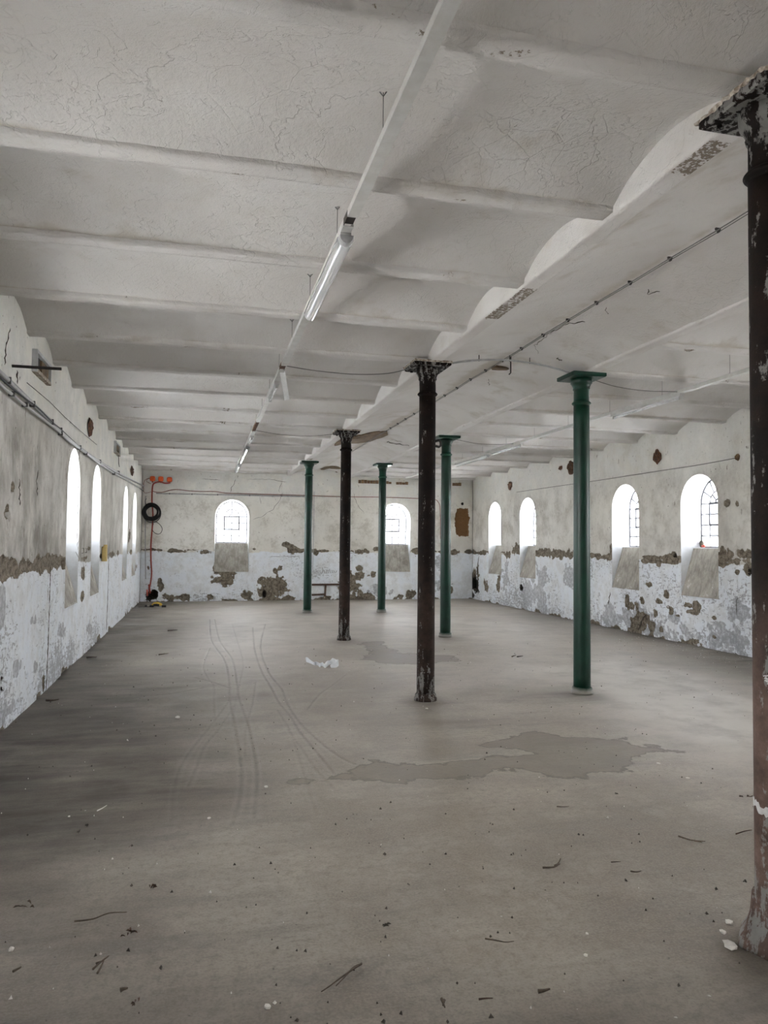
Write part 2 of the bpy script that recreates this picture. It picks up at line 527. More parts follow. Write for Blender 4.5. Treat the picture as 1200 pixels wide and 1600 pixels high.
M['wood'] = simple('raw_brown_board', (0.20, 0.135, 0.075), (0.10, 0.068, 0.04), 9, 0.85, 0.5)
M['brick'] = simple('bare_brick', (0.24, 0.15, 0.075), (0.13, 0.08, 0.045), 14, 0.9, 0.5)
M['rustplate'] = simple('orange_rust', (0.15, 0.062, 0.022), (0.035, 0.018, 0.011), 34, 0.85, 0.9)
M['mortar'] = simple('crumbling_mortar', (0.52, 0.47, 0.40), (0.20, 0.155, 0.115), 30, 0.95, 0.9)
M['paper'] = simple('white_paper', (0.84, 0.86, 0.88), (0.78, 0.80, 0.82), 20, 0.8, 0.1)
M['chip'] = simple('white_plaster_chip', (0.70, 0.68, 0.63), (0.60, 0.57, 0.52), 30, 0.9, 0.3)
M['dirt'] = simple('dark_dirt', (0.035, 0.030, 0.025), (0.07, 0.058, 0.045), 30, 0.95, 0.3)
M['twig'] = simple('dry_twig', (0.055, 0.042, 0.030), (0.10, 0.075, 0.05), 30, 0.9, 0.3)
M['leaf'] = simple('withered_leaf', (0.05, 0.032, 0.022), (0.10, 0.055, 0.035), 30, 0.9, 0.3)
M['yellow'] = simple('yellow_plastic', (0.75, 0.50, 0.06), (0.65, 0.42, 0.05), 14, 0.45, 0.05)
M['foam'] = simple('yellowed_foam', (0.62, 0.47, 0.19), (0.50, 0.38, 0.15), 30, 0.9, 0.4)
M['crack'] = simple('dark_crack', (0.06, 0.05, 0.04), (0.10, 0.085, 0.065), 30, 0.95, 0)
M['tube_white'] = simple('white_glass_tube', (0.85, 0.86, 0.86), None, 10, 0.25, 0)
M['pencil'] = simple('faint_grey_scribble', (0.42, 0.42, 0.43), None, 30, 0.9, 0)
M['chalk'] = simple('white_chalk_paint', (0.72, 0.72, 0.71), (0.6, 0.6, 0.58), 60, 0.9, 0.2)


# ================================================================== STRUCTURE
# ------------------------------------------------------------------ walls
def win_sdf(S, Z, uc):
    """negative inside the window opening"""
    dx = np.abs(S - uc)
    rect = np.maximum(dx - HW, np.maximum(ZBOT - Z, Z - ZSPR))
    arch = np.where(Z > ZSPR, np.sqrt(dx ** 2 + (Z - ZSPR) ** 2) - HW, 9.0)
    return np.minimum(rect, arch)


def patch_field(wall, S, Z, items):
    Fd = np.full(S.shape, -2.0)
    for it in items:
        px, py, rx, ry = it[:4]
        s0, z0 = wall_pt(wall, px, py)
        sa, _ = wall_pt(wall, px - rx, py); sb, _ = wall_pt(wall, px + rx, py)
        _, za = wall_pt(wall, px, py - ry); _, zb = wall_pt(wall, px, py + ry)
        rs = abs(sb - sa) / 2; rz = abs(za - zb) / 2
        d = 1 - np.sqrt(((S - s0) / rs) ** 2 + ((Z - z0) / rz) ** 2)
        Fd = np.maximum(Fd, d)
    return Fd


def rect_field(wall, S, Z, items):
    Fd = np.full(S.shape, -2.0)
    for (xa, ya, xb, yb) in items:
        s0, z0 = wall_pt(wall, xa, ya); s1, z1 = wall_pt(wall, xb, yb)
        s0, s1 = min(s0, s1), max(s0, s1); z0, z1 = min(z0, z1), max(z0, z1)
        d = np.minimum(np.minimum(S - s0, s1 - S), np.minimum(Z - z0, z1 - Z)) / 0.12
        Fd = np.maximum(Fd, d)
    return Fd


PATCH = {
    'left': dict(
        spall=[(14, 800, 3, 9), (131, 897, 3, 9), (131, 931, 2.5, 7), (22, 760, 3, 8), (112, 876, 3, 5), (150, 857, 7, 5), (197, 862, 4, 5), (211, 888, 3, 6), (10, 880, 22, 7), (60, 886, 34, 6), (95, 880, 12, 8), (85, 872, 14, 6), (203, 838, 2, 8), (70, 1070, 2, 12)],
        dark=[(6, 1068, 3.2, 15), (44, 1058, 1.6, 4), (29, 1100, 1.5, 6), (16, 806, 1.5, 6)],
        rust=[], grey=[(49, 972, 7, 7), (58, 1040, 6, 12), (30, 1040, 8, 10), (100, 985, 6, 9), (14, 1110, 12, 10), (140, 985, 5, 8)],
        greyrect=[(-2, 907, 11, 984)]),
    'back': dict(
        spall=[(346, 905, 14, 9), (352, 898, 14, 8), (362, 893, 18, 7), (338, 888, 5, 12), (374, 886, 14, 6), (427, 918, 20, 17), (416, 925, 11, 10), (548, 914, 17, 18), (560, 902, 12, 8), (455, 858, 14, 5), (448, 852, 10, 4), (470, 861, 14, 4), (493, 862, 5, 4), (275, 861, 14, 2.5), (320, 862, 12, 3), (398, 858, 7, 3), (566, 861, 14, 4), (590, 858, 8, 3), (650, 861, 8, 4), (705, 863, 16, 4), (250, 860, 8, 2),
               (700, 921, 9, 9), (250, 914, 6, 9), (265, 934, 12, 6), (285, 934, 10, 5), (384, 930, 8, 6), (330, 934, 10, 5), (438, 889, 4, 4), (430, 893, 4, 4), (560, 889, 5, 4), (583, 899, 5, 5), (640, 928, 8, 6), (627, 932, 6, 4), (575, 932, 10, 4), (448, 935, 10, 4), (232, 888, 3, 5)],
        dark=[(233, 930, 7.5, 9), (240, 928, 7, 8), (413, 928, 3, 5), (723, 787, 2, 2)],
        rust=[], rustrect=[(712, 793, 733, 838)],
        grey=[(690, 895, 10, 25), (600, 925, 18, 10)], greyrect=[]),
    'right': dict(
        spall=[(1133, 865, 11, 14), (1128, 880, 8, 8), (1163, 866, 14, 9), (1168, 888, 7, 10), (1150, 878, 10, 6), (1150, 893, 4, 4), (1135, 788, 5.5, 7), (1151, 788, 2.5, 4), (1053, 868, 6, 6), (1045, 879, 14, 3), (1013, 877, 22, 3.5), (945, 870, 16, 5), (955, 858, 4, 10), (880, 866, 30, 7), (850, 862, 12, 6), (822, 860, 9, 9), (808, 858, 6, 7), (792, 866, 4, 5), (775, 863, 4, 2), (745, 864, 14, 2.5),
               (1013, 914, 5, 5), (1004, 940, 4, 7), (980, 940, 5, 12), (985, 946, 8, 8), (996, 975, 12, 14), (1003, 966, 12, 8), (1028, 940, 5, 3.5), (1041, 931, 4, 6), (1046, 951, 5, 6), (1086, 948, 6, 10), (1075, 946, 7, 4), (1080, 956, 10, 4), (1024, 958, 5, 8), (1017, 978, 5, 10), (1032, 984, 4, 5), (1086, 1004, 5, 4), (1115, 965, 3, 3), (1059, 962, 4, 3), (1028, 882, 3.5, 4), (760, 917, 4, 9), (779, 911, 3, 9), (742, 905, 6, 16), (1115, 995, 3, 3)],
        dark=[(742, 913, 7, 13), (737, 928, 4, 6), (813, 918, 3.2, 6), (1169, 893, 4, 5), (1053, 868, 3.5, 3.5)],
        rust=[], grey=[(830, 930, 22, 26), (844, 905, 9, 20), (788, 905, 6, 22), (990, 968, 48, 20), (1020, 985, 45, 16), (955, 965, 20, 25), (1060, 970, 12, 16), (1120, 1000, 16, 20), (1150, 1000, 18, 16), (890, 900, 10, 18), (1150, 950, 12, 20)],
        greyrect=[(838, 888, 852, 962)]),
    'front': dict(spall=[], dark=[], rust=[], grey=[], greyrect=[])}


def make_wall(wall, name, S0, S1, lines, wins, label, grime, dado_z, band, flip):
    zs = np.concatenate([np.arange(-0.02, 3.30, 0.02), np.arange(3.30, WTOP + 0.01, 0.05)])
    if wall == 'front':
        zs = np.arange(-0.02, WTOP + 0.09, 0.09)
    S, Z = np.meshgrid(lines, zs, indexing='ij')
    cs = (S[:-1, :-1] + S[1:, 1:]) / 2; cz = (Z[:-1, :-1] + Z[1:, 1:]) / 2
    keep = np.ones(cs.shape, bool)
    ts = np.gradient(lines)[:, None] * np.ones_like(S); tz = np.gradient(zs)[None, :] * np.ones_like(S)
    for uc in wins:
        keep &= win_sdf(cs, cz, uc) > 0
    S2, Z2 = S.copy(), Z.copy()
    for uc in wins:
        S2, Z2 = _snap(S2, Z2, uc, ts, tz)
    sd = {'left': 11, 'right': 23, 'back': 37, 'front': 53}[wall]
    n1 = fbm(S2 * 5, Z2 * 5, 4, sd); n2 = fbm(S2 * 1.3, Z2 * 1.3, 4, sd + 5)
    n3 = fbm(S2 * 12, Z2 * 12, 3, sd + 9)
    pt = PATCH[wall]
    if wall == 'front':
        fields = {k: np.full(S.shape, -1.0) for k in ('spall', 'dark', 'rust', 'grey')}
    else:
        fields = {k: patch_field(wall, S2, Z2, pt[k]) for k in ('spall', 'dark', 'rust', 'grey')}
        fields['grey'] = np.maximum(fields['grey'], rect_field(wall, S2, Z2, pt['greyrect']))
        fields['rust'] = np.maximum(fields['rust'], np.minimum(rect_field(wall, S2, Z2, pt.get('rustrect', [])), 1))
    wob = 1.7 * (n1 - 0.5) + 0.9 * (n3 - 0.5)
    # ragged strip along the top of the painted dado
    strip = 1.0 - np.abs(Z2 - (dado_z + 0.035)) / 0.06 + (band(S2) if callable(band) else band) + 2.4 * (fbm(S2 * 2.1, Z2 * 0.5, 3, sd + 3) - 0.5)
    strip = np.where(np.abs(Z2 - dado_z - 0.03) < 0.2, np.minimum(strip, 0.8), -2)
    # damp blisters along the foot of the wall
    foot = 0.35 - Z2 / 0.12 + 2.6 * (fbm(S2 * 2.6, Z2 * 3, 3, sd + 31) - 0.66)
    fields['spall'] = np.maximum(np.maximum(fields['spall'], strip), foot) + np.where(fields['spall'] > -1.6, wob * 1.05, wob * 0.6)
    for k in ('dark', 'rust'):
        fields[k] = fields[k] + wob * 0.55
    fields['grey'] = fields['grey'] - 0.1 + wob * 1.5
    rec = 0.020 * sstep(0, 0.4, fields['spall']) + 0.11 * sstep(0.0, 0.35, fields['dark']) + 0.03 * sstep(0, 0.3, fields['rust'])
    wave = 0.022 * (fbm(S2 * 0.7, Z2 * 0.7, 3, sd + 13) - 0.5) + 0.010 * (n1 - 0.5)
    dist = np.full(S.shape, 9.0)
    for uc in wins:
        dist = np.minimum(dist, np.abs(win_sdf(S2, Z2, uc)))
    edge = sstep(0.0, 0.06, dist)
    Vd = (rec + wave + 0.011) * edge
    if wall in ('left', 'right'):
        P = np.stack([XL - Vd if wall == 'left' else XR + Vd, S2, Z2], -1)
    else:
        P = np.stack([S2, YB + Vd if wall == 'back' else YF - Vd, Z2], -1)
    nu, nv = S.shape
    Fq = grid_faces(nu, nv)[keep.ravel()]
    if flip:
        Fq = Fq[:, ::-1]
    me = mesh_np(name, P.reshape(-1, 3), Fq)
    for k in ('spall', 'dark', 'rust', 'grey'):
        attr(me, k, np.clip(fields[k], -1, 1))
    attr(me, 'dado', np.clip((dado_z - Z2) / 0.07 + 2.0 * (fbm(S2 * 3, Z2 * 3, 3, sd + 17) - 0.5), -2, 2))
    gr = grime(S2, Z2, n2)
    attr(me, 'grime', np.clip(gr, 0, 1))
    attr(me, 'pale', np.clip(0.8 * sstep(2.5, 3.2, Z2), 0, 1))
    chip = {'left': 0.22, 'right': 0.22, 'back': 0.16, 'front': 0.1}[wall] + 1.0 * (n2 - 0.5) + {'left': 0.22, 'right': 0.25, 'back': 0.12, 'front': 0.1}[wall] * sstep(0.6, 0.05, Z2)
    attr(me, 'chip', np.clip(chip, 0, 1))
    o = link(name, me, M['wall'])
    tag(o, label, 'wall', kind='structure')
    # outer leaf, with the window openings left free
    mb = MB(); VT = 0.55; zt = 4.15; cur = S0
    def q(a, b, za, zb):
        mb.add([W3(wall, a, VT, za), W3(wall, b, VT, za), W3(wall, b, VT, zb), W3(wall, a, VT, zb)], [(0, 1, 2, 3)])
    hw = HW - 0.03
    for uc in wins:
        q(cur, uc - hw, -1.0, zt)
        q(uc - hw, uc + hw, -1.0, 1.50)
        N = 16
        for k in range(N):
            a0 = PI - PI * k / N; a1 = PI - PI * (k + 1) / N
            x0, z0 = uc + hw * math.cos(a0), ZSPR + hw * math.sin(a0); x1, z1 = uc + hw * math.cos(a1), ZSPR + hw * math.sin(a1)
            mb.add([W3(wall, x0, VT, z0), W3(wall, x1, VT, z1), W3(wall, x1, VT, zt), W3(wall, x0, VT, zt)], [(0, 1, 2, 3)])
        cur = uc + hw
    q(cur, S1, -1.0, zt)
    mb.build('outer_wall_leaf', M['exterior'], o)
    return o


def _snap(S, Z, uc, ts, tz):
    dx = S - uc
    r = np.sqrt(dx ** 2 + (Z - ZSPR) ** 2)
    t = np.maximum(ts, tz)
    m = (Z >= ZSPR) & (np.abs(r - HW) < 0.75 * t)
    S2 = np.where(m, uc + dx * HW / np.maximum(r, 1e-6), S)
    Z2 = np.where(m, ZSPR + (Z - ZSPR) * HW / np.maximum(r, 1e-6), Z)
    m = (Z < ZSPR) & (Z > ZBOT - tz * 0.6) & (np.abs(np.abs(dx) - HW) < 0.55 * ts)
    S2 = np.where(m, uc + np.sign(dx) * HW, S2)
    m = (np.abs(Z - ZBOT) < 0.55 * tz) & (np.abs(dx) < HW + 0.55 * ts)
    Z2 = np.where(m, ZBOT, Z2)
    return S2, Z2


def lines_with(fine0, fine1, a, b, step=0.02, coarse=0.09):
    L = [np.arange(a, fine0, coarse)] if fine0 > a else []
    L.append(np.arange(fine0, fine1, step))
    if fine1 < b:
        L.append(np.arange(fine1, b, coarse))
    L.append(np.array([b]))
    return np.concatenate(L)


grime_left = lambda S, Z, n: 0.36 + 1.1 * (n - 0.45) + 0.22 * sstep(9.5, 7.5, S) - 0.25 * sstep(14, 19, S) - 0.55 * sstep(2.75, 2.95, Z) + 0.28 * sstep(1.9, 1.4, Z)
grime_back = lambda S, Z, n: 0.06 + 0.6 * (n - 0.5) + 0.20 * sstep(3.15, 3.4, Z)
grime_right = lambda S, Z, n: 0.33 + 0.7 * (n - 0.5) + 0.12 * sstep(13, 9, S)
wall_left = make_wall('left', 'wall_left', YF - 0.55, YB + 0.55, lines_with(6.0, YB, YF, YB), WIN_L, 'long left wall of grimy plaster above bluish white dado', grime_left, 1.32, lambda S: 0.1 - 0.75 * sstep(8.8, 10.5, S), True)
wall_right = make_wall('right', 'wall_right', YF - 0.55, YB + 0.55, lines_with(8.8, YB, YF, YB), WIN_R, 'long right wall of plaster with brown gaps along the dado', grime_right, 1.36, -0.45, False)
wall_back = make_wall('back', 'wall_back', XL - 0.55, XR + 0.55, lines_with(XL, XR, XL, XR), WIN_B, 'far end wall of cream plaster with two arched windows', grime_back, 1.34, -0.75, True)
wall_front = make_wall('front', 'wall_front', XL - 0.55, XR + 0.55, lines_with(XL, XL, XL, XR), WIN_F, 'end wall of plaster behind the viewpoint', grime_back, 1.34, -0.8, False)


# ------------------------------------------------------------------ windows
def poly_prism(pts, v0, v1, wall, uc):
    mb = MB(); n = len(pts)
    vs = [W3(wall, uc + p[0], v0, p[1]) for p in pts] + [W3(wall, uc + p[0], v1, p[1]) for p in pts]
    fs = [tuple(range(n)), tuple(range(2 * n - 1, n - 1, -1))] + [(k, n + k, n + (k + 1) % n, (k + 1) % n) for k in range(n)]
    return mb.add(vs, fs)


def portal(wall, uc):
    """marks a window for sampling the sky; gives off no light itself"""
    ld = bpy.data.lights.new('sky_opening', 'AREA')
    ld.shape = 'RECTANGLE'; ld.size = 0.86; ld.size_y = 1.18
    ld.cycles.is_portal = True
    o = bpy.data.objects.new('sky_opening', ld)
    COL.objects.link(o)
    o.location = W3(wall, uc, PD + 0.04, 2.15)
    d = {'left': (1, 0, 0), 'right': (-1, 0, 0), 'back': (0, -1, 0), 'front': (0, 1, 0)}[wall]
    o.rotation_euler = Vector(d).to_track_quat('-Z', 'Y').to_euler()


HP = HW - 0.03        # half width at the glass
RG = HP - 0.015       # glazed radius
ZG0 = 1.60            # bottom of the glazing
win_no = 0


def make_window(wall, uc, label, seen=True):
    global win_no
    win_no += 1
    root = empty('window_%d' % win_no, W3(wall, uc, 0, ZBOT))
    bx, by, bz = root.location
    tag(root, label, 'window', kind='structure')
    sd = win_no * 7
    def put(mb, name, mat, par=root, smooth=False):
        if par is root:
            mb.xform(lambda p: p - Vector((bx, by, bz)))
        else:
            mb.xform(lambda p: p - Vector((bx, by, bz)))
        return mb.build(name, mat, par, smooth)
    # reveal: jambs and arch soffit
    sta = [(0, HW, ZBOT), (0.03, HW - 0.001, ZBOT + 0.10), (0.11, HW - 0.008, ZBOT + 0.38), (0.22, HW - 0.018, ZSILL - 0.01), (0.30, HW - 0.024, ZSILL), (PD, HP, ZSILL), (0.56, HP, 1.50)]
    NZ, NA = 10, 18
    vs = []
    for (v, h, zb) in sta:
        col = []
        for k in range(NZ):
            col.append((-h, zb + (ZSPR - zb) * k / NZ))
        for k in range(NA + 1):
            a = PI - PI * k / NA
            col.append((h * math.cos(a), ZSPR + h * math.sin(a)))
        for k in range(NZ - 1, -1, -1):
            col.append((h, zb + (ZSPR - zb) * k / NZ))
        for (x, z) in col:
            j = 0.0 if v in (0, PD, 0.56) else 0.008 * (random.random() - 0.5)
            s = 1 if x > 0 else -1
            vs.append(W3(wall, uc + x + s * abs(j), v, z))
    m = 2 * NZ + NA + 1
    fs = [(i * m + k, i * m + k + 1, (i + 1) * m + k + 1, (i + 1) * m + k) for i in range(len(sta) - 1) for k in range(m - 1)]
    put(MB().add(vs, fs), 'reveal', M['reveal'], smooth=True)
    # sloping cement apron up to the ledge
    vs = []; nu, nv = 13, 9
    for i in range(nv):
        t = i / (nv - 1); v = -0.004 + 0.224 * t; z = ZBOT - 0.012 + (ZSILL - 0.01 - ZBOT + 0.012) * t; h = HW - 0.018 * t
        for k in range(nu):
            u = -h + 2 * h * k / (nu - 1)
            e = 0 if k in (0, nu - 1) else 0.010 * (float(vnoise(np.array([u * 6 + sd]), np.array([z * 6]), 3)[0]) - 0.5)
            vs.append(W3(wall, uc + u, v + e, z))
    fs = [(i * nu + k, i * nu + k + 1, (i + 1) * nu + k + 1, (i + 1) * nu + k) for i in range(nv - 1) for k in range(nu - 1)]
    put(MB().add(vs, fs), 'sloping_sill', M['slope'], smooth=True)
    # flat ledge in front of the glass, and the outside sill
    mb = MB()
    zs = (ZSILL - 0.012, ZSILL + 0.006, ZSILL + 0.004, 1.50)
    vv = (0.218, 0.222, PD + 0.01, 0.57)
    pts = []
    for v, z in zip(vv, zs):
        h = HW - 0.016 if v < 0.3 else HP
        pts += [W3(wall, uc - h, v, z), W3(wall, uc + h, v, z)]
    mb.add(pts, [(0, 1, 3, 2), (2, 3, 5, 4), (4, 5, 7, 6)])
    put(mb, 'ledge', M['reveal'])
    # steel frame: jambs, sill, arch
    v0, v1 = PD - 0.015, PD + 0.02
    fr = MB()
    t = 0.022
    out = [(-HP, ZG0 - t)] + [(-HP, ZSPR)] + [(HP * math.cos(PI - PI * k / 20), ZSPR + HP * math.sin(PI - PI * k / 20)) for k in range(1, 20)] + [(HP, ZSPR), (HP, ZG0 - t)]
    inn = [(-HP + t, ZG0)] + [(-HP + t, ZSPR)] + [((HP - t) * math.cos(PI - PI * k / 20), ZSPR + (HP - t) * math.sin(PI - PI * k / 20)) for k in range(1, 20)] + [(HP - t, ZSPR), (HP - t, ZG0)]
    n = len(out)
    vs = [W3(wall, uc + p[0], v, p[1]) for v in (v0, v1) for ring in (out, inn) for p in ring]
    fs = []
    for k in range(n):
        a, b = k, (k + 1) % n
        fs += [(a, b, n + b, n + a), (2 * n + b, 2 * n + a, 3 * n + a, 3 * n + b), (n + a, n + b, 3 * n + b, 3 * n + a), (b, a, 2 * n + a, 2 * n + b)]
    put(MB().add(vs, fs), 'frame', M['steel'])
    if not seen:
        mb = MB()
        gp = [(-HP, ZG0 - 0.02)] + [(HP * math.cos(PI - PI * k / 16), ZSPR + HP * math.sin(PI - PI * k / 16)) for k in range(17)] + [(HP, ZG0 - 0.02)]
        mb.add([W3(wall, uc + p[0], PD, p[1]) for p in gp], [tuple(range(len(gp)))])
        put(mb, 'pane', M['glass'])
    bw = 0.021
    wi = HP - t
    cw = wi / 2
    rh = (ZSPR - ZG0) / 4
    def bar(a, b, wd=bw, dep=0.03, nm='glazing_bar'):
        p = W3(wall, uc + a[0], PD, a[1]); q_ = W3(wall, uc + b[0], PD, b[1])
        nrm = {'left': (1, 0, 0), 'right': (1, 0, 0), 'back': (0, 1, 0), 'front': (0, 1, 0)}[wall]
        put(MB().bar(p, q_, wd, dep, nrm), nm, M['steel'])
    for k in (-1, 0, 1):
        bar((k * cw, ZG0), (k * cw, ZSPR))
    for k in range(1, 5):
        bar((-wi, ZG0 + k * rh), (wi, ZG0 + k * rh))
    # opening casement, a heavier frame in the middle of the two upper rows
    cm = MB()
    nrm = {'left': (1, 0, 0), 'right': (1, 0, 0), 'back': (0, 1, 0), 'front': (0, 1, 0)}[wall]
    zc0, zc1 = ZG0 + 2 * rh, ZSPR
    for a, b in (((-cw, zc0), (cw, zc0)), ((-cw, zc1), (cw, zc1)), ((-cw, zc0), (-cw, zc1)), ((cw, zc0), (cw, zc1))):
        cm.bar(W3(wall, uc + a[0], PD - 0.012, a[1]), W3(wall, uc + b[0], PD - 0.012, b[1]), 0.036, 0.03, nrm)
    put(cm, 'casement_frame', M['steel'])
    r1, r2 = wi * 0.50, wi * 0.17
    for a in (30, 60, 90, 120, 150):
        c_, s_ = math.cos(math.radians(a)), math.sin(math.radians(a))
        bar((r1 * c_, ZSPR + r1 * s_), (wi * c_, ZSPR + wi * s_))
    for a in (45, 90, 135):
        c_, s_ = math.cos(math.radians(a)), math.sin(math.radians(a))
        bar((r2 * c_, ZSPR + r2 * s_), (r1 * c_, ZSPR + r1 * s_))
    for rr in (r1, r2):
        ab = MB()
        for k in range(12):
            a0, a1 = PI * k / 12, PI * (k + 1) / 12
            ab.bar(W3(wall, uc + rr * math.cos(a0), PD, ZSPR + rr * math.sin(a0)), W3(wall, uc + rr * math.cos(a1), PD, ZSPR + rr * math.sin(a1)), bw, 0.03, nrm)
        put(ab, 'curved_glazing_bar', M['steel'])
    if not seen:
        return root
    # every pane by itself
    for i in range(4):
        for k in range(4):
            x0 = -wi + i * cw; z0 = ZG0 + k * rh
            put(poly_prism([(x0, z0), (x0 + cw, z0), (x0 + cw, z0 + rh), (x0, z0 + rh)], PD - 0.001, PD + 0.001, wall, uc), 'pane', M['glass'])
    def sector(ra, rb, a0, a1):
        N = 4
        A = [math.radians(a0 + (a1 - a0) * k / N) for k in range(N + 1)]
        return [(ra * math.cos(a), ZSPR + ra * math.sin(a)) for a in A] + [(rb * math.cos(a), ZSPR + rb * math.sin(a)) for a in A[::-1]]
    for a in range(0, 180, 30):
        put(poly_prism(sector(r1, wi, a, a + 30), PD - 0.001, PD + 0.001, wall, uc), 'pane', M['glass'])
    for a in range(0, 180, 45):
        put(poly_prism(sector(r2, r1, a, a + 45), PD - 0.001, PD + 0.001, wall, uc), 'pane', M['glass'])
    put(poly_prism([(r2 * math.cos(PI * k / 6), ZSPR + r2 * math.sin(PI * k / 6)) for k in range(7)], PD - 0.001, PD + 0.001, wall, uc), 'pane', M['glass'])
    return root


ORD = ['nearest', 'second', 'third', 'farthest']
for k, u in enumerate(WIN_L):
    make_window('left', u, ('%s arched window in the left wall, seen edge-on' % ORD[k - 4]) if k >= 4 else 'arched window in the left wall beside the viewpoint', k >= 4)
for k, u in enumerate(WIN_R):
    make_window('right', u, ('%s arched steel window in the right wall with sloping cement sill' % ORD[k - 4]) if k >= 4 else 'arched window in the right wall beside the viewpoint', k >= 4)
make_window('back', WIN_B[0], 'arched window in the end wall above a brown patch, left of the columns')
make_window('back', WIN_B[1], 'arched window in the end wall partly behind a green column')
for u in WIN_F:
    make_window('front', u, 'arched window in the wall behind the viewpoint', False)
for wl_, ul_ in (('left', WIN_L), ('right', WIN_R), ('back', WIN_B), ('front', WIN_F)):
    for u in ul_:
        portal(wl_, u)

# ------------------------------------------------------------------ floor
def poly_sdf(X, Y, poly):
    P = [fl(a, b)[:2] for a, b in poly]
    inside = np.zeros(X.shape, bool); D = np.full(X.shape, 1e9)
    for k in range(len(P)):
        (xa, ya), (xb, yb) = P[k], P[(k + 1) % len(P)]
        ex, ey = xb - xa, yb - ya
        t = np.clip(((X - xa) * ex + (Y - ya) * ey) / (ex * ex + ey * ey + 1e-12), 0, 1)
        D = np.minimum(D, np.hypot(X - xa - t * ex, Y - ya - t * ey))
        cond = ((ya > Y) != (yb > Y)) & (X < (xb - xa) * (Y - ya) / (yb - ya + 1e-12) + xa)
        inside ^= cond
    return np.where(inside, D, -D)


def line_dist(X, Y, pts):
    P = [fl(a, b)[:2] for a, b in pts]
    P = spline([(p[0], p[1], 0) for p in P], 4)
    D = np.full(X.shape, 1e9)
    for k in range(len(P) - 1):
        (xa, ya, _), (xb, yb, _) = P[k], P[k + 1]
        ex, ey = xb - xa, yb - ya
        t = np.clip(((X - xa) * ex + (Y - ya) * ey) / (ex * ex + ey * ey + 1e-12), 0, 1)
        D = np.minimum(D, np.hypot(X - xa - t * ex, Y - ya - t * ey))
    return D


WET = [[(467, 1219), (525, 1207), (565, 1198), (600, 1196), (630, 1199), (680, 1192), (740, 1187), (790, 1182), (830, 1180), (845, 1178), (810, 1169), (760, 1165), (762, 1159), (800, 1154), (835, 1145), (880, 1150), (945, 1154), (980, 1157), (1065, 1175), (1025, 1180), (995, 1190), (970, 1205), (905, 1207), (880, 1215), (850, 1210), (790, 1200), (775, 1212), (700, 1216), (640, 1219), (600, 1217), (540, 1223), (467, 1222)],
       [(558, 1006), (590, 1003), (605, 1012), (622, 1018), (680, 1022), (712, 1024), (716, 1031), (650, 1038), (600, 1038), (570, 1030), (585, 1018)]]
TRK = [[(655, 135), (660, 200), (700, 260), (715, 320), (718, 380), (735, 470), (750, 560), (755, 620), (750, 700), (725, 780)],
       [(670, 135), (685, 200), (725, 260), (740, 330), (750, 390), (775, 460), (795, 550), (803, 620), (800, 690), (795, 760)],
       [(790, 160), (795, 220), (815, 290), (850, 350), (870, 390), (910, 440), (940, 490), (980, 540), (1020, 590), (1045, 620)],
       [(830, 150), (815, 220), (840, 300), (880, 350), (900, 400), (940, 460), (1000, 520), (1060, 565), (1110, 590)],
       [(720, 385), (680, 440), (640, 490), (600, 540), (565, 600), (545, 680), (535, 800)],
       [(735, 400), (690, 470), (640, 530), (615, 600), (590, 660)],
       [(655, 225), (635, 280), (650, 320), (668, 345), (670, 420), (680, 480)],
       [(725, 150), (740, 200), (760, 270), (750, 330), (735, 400), (728, 470)],
       [(870, 420), (905, 480), (930, 550), (950, 620), (975, 700), (990, 750)],
       [(900, 480), (950, 550), (990, 610), (1060, 680)],
       [(800, 330), (790, 400), (770, 470), (765, 560), (760, 640)],
       [(1085, 305), (1040, 340), (1000, 370), (960, 420)]]
SCR = [[(450, 375), (500, 372), (560, 364), (640, 348)], [(610, 318), (660, 330), (720, 350)]]


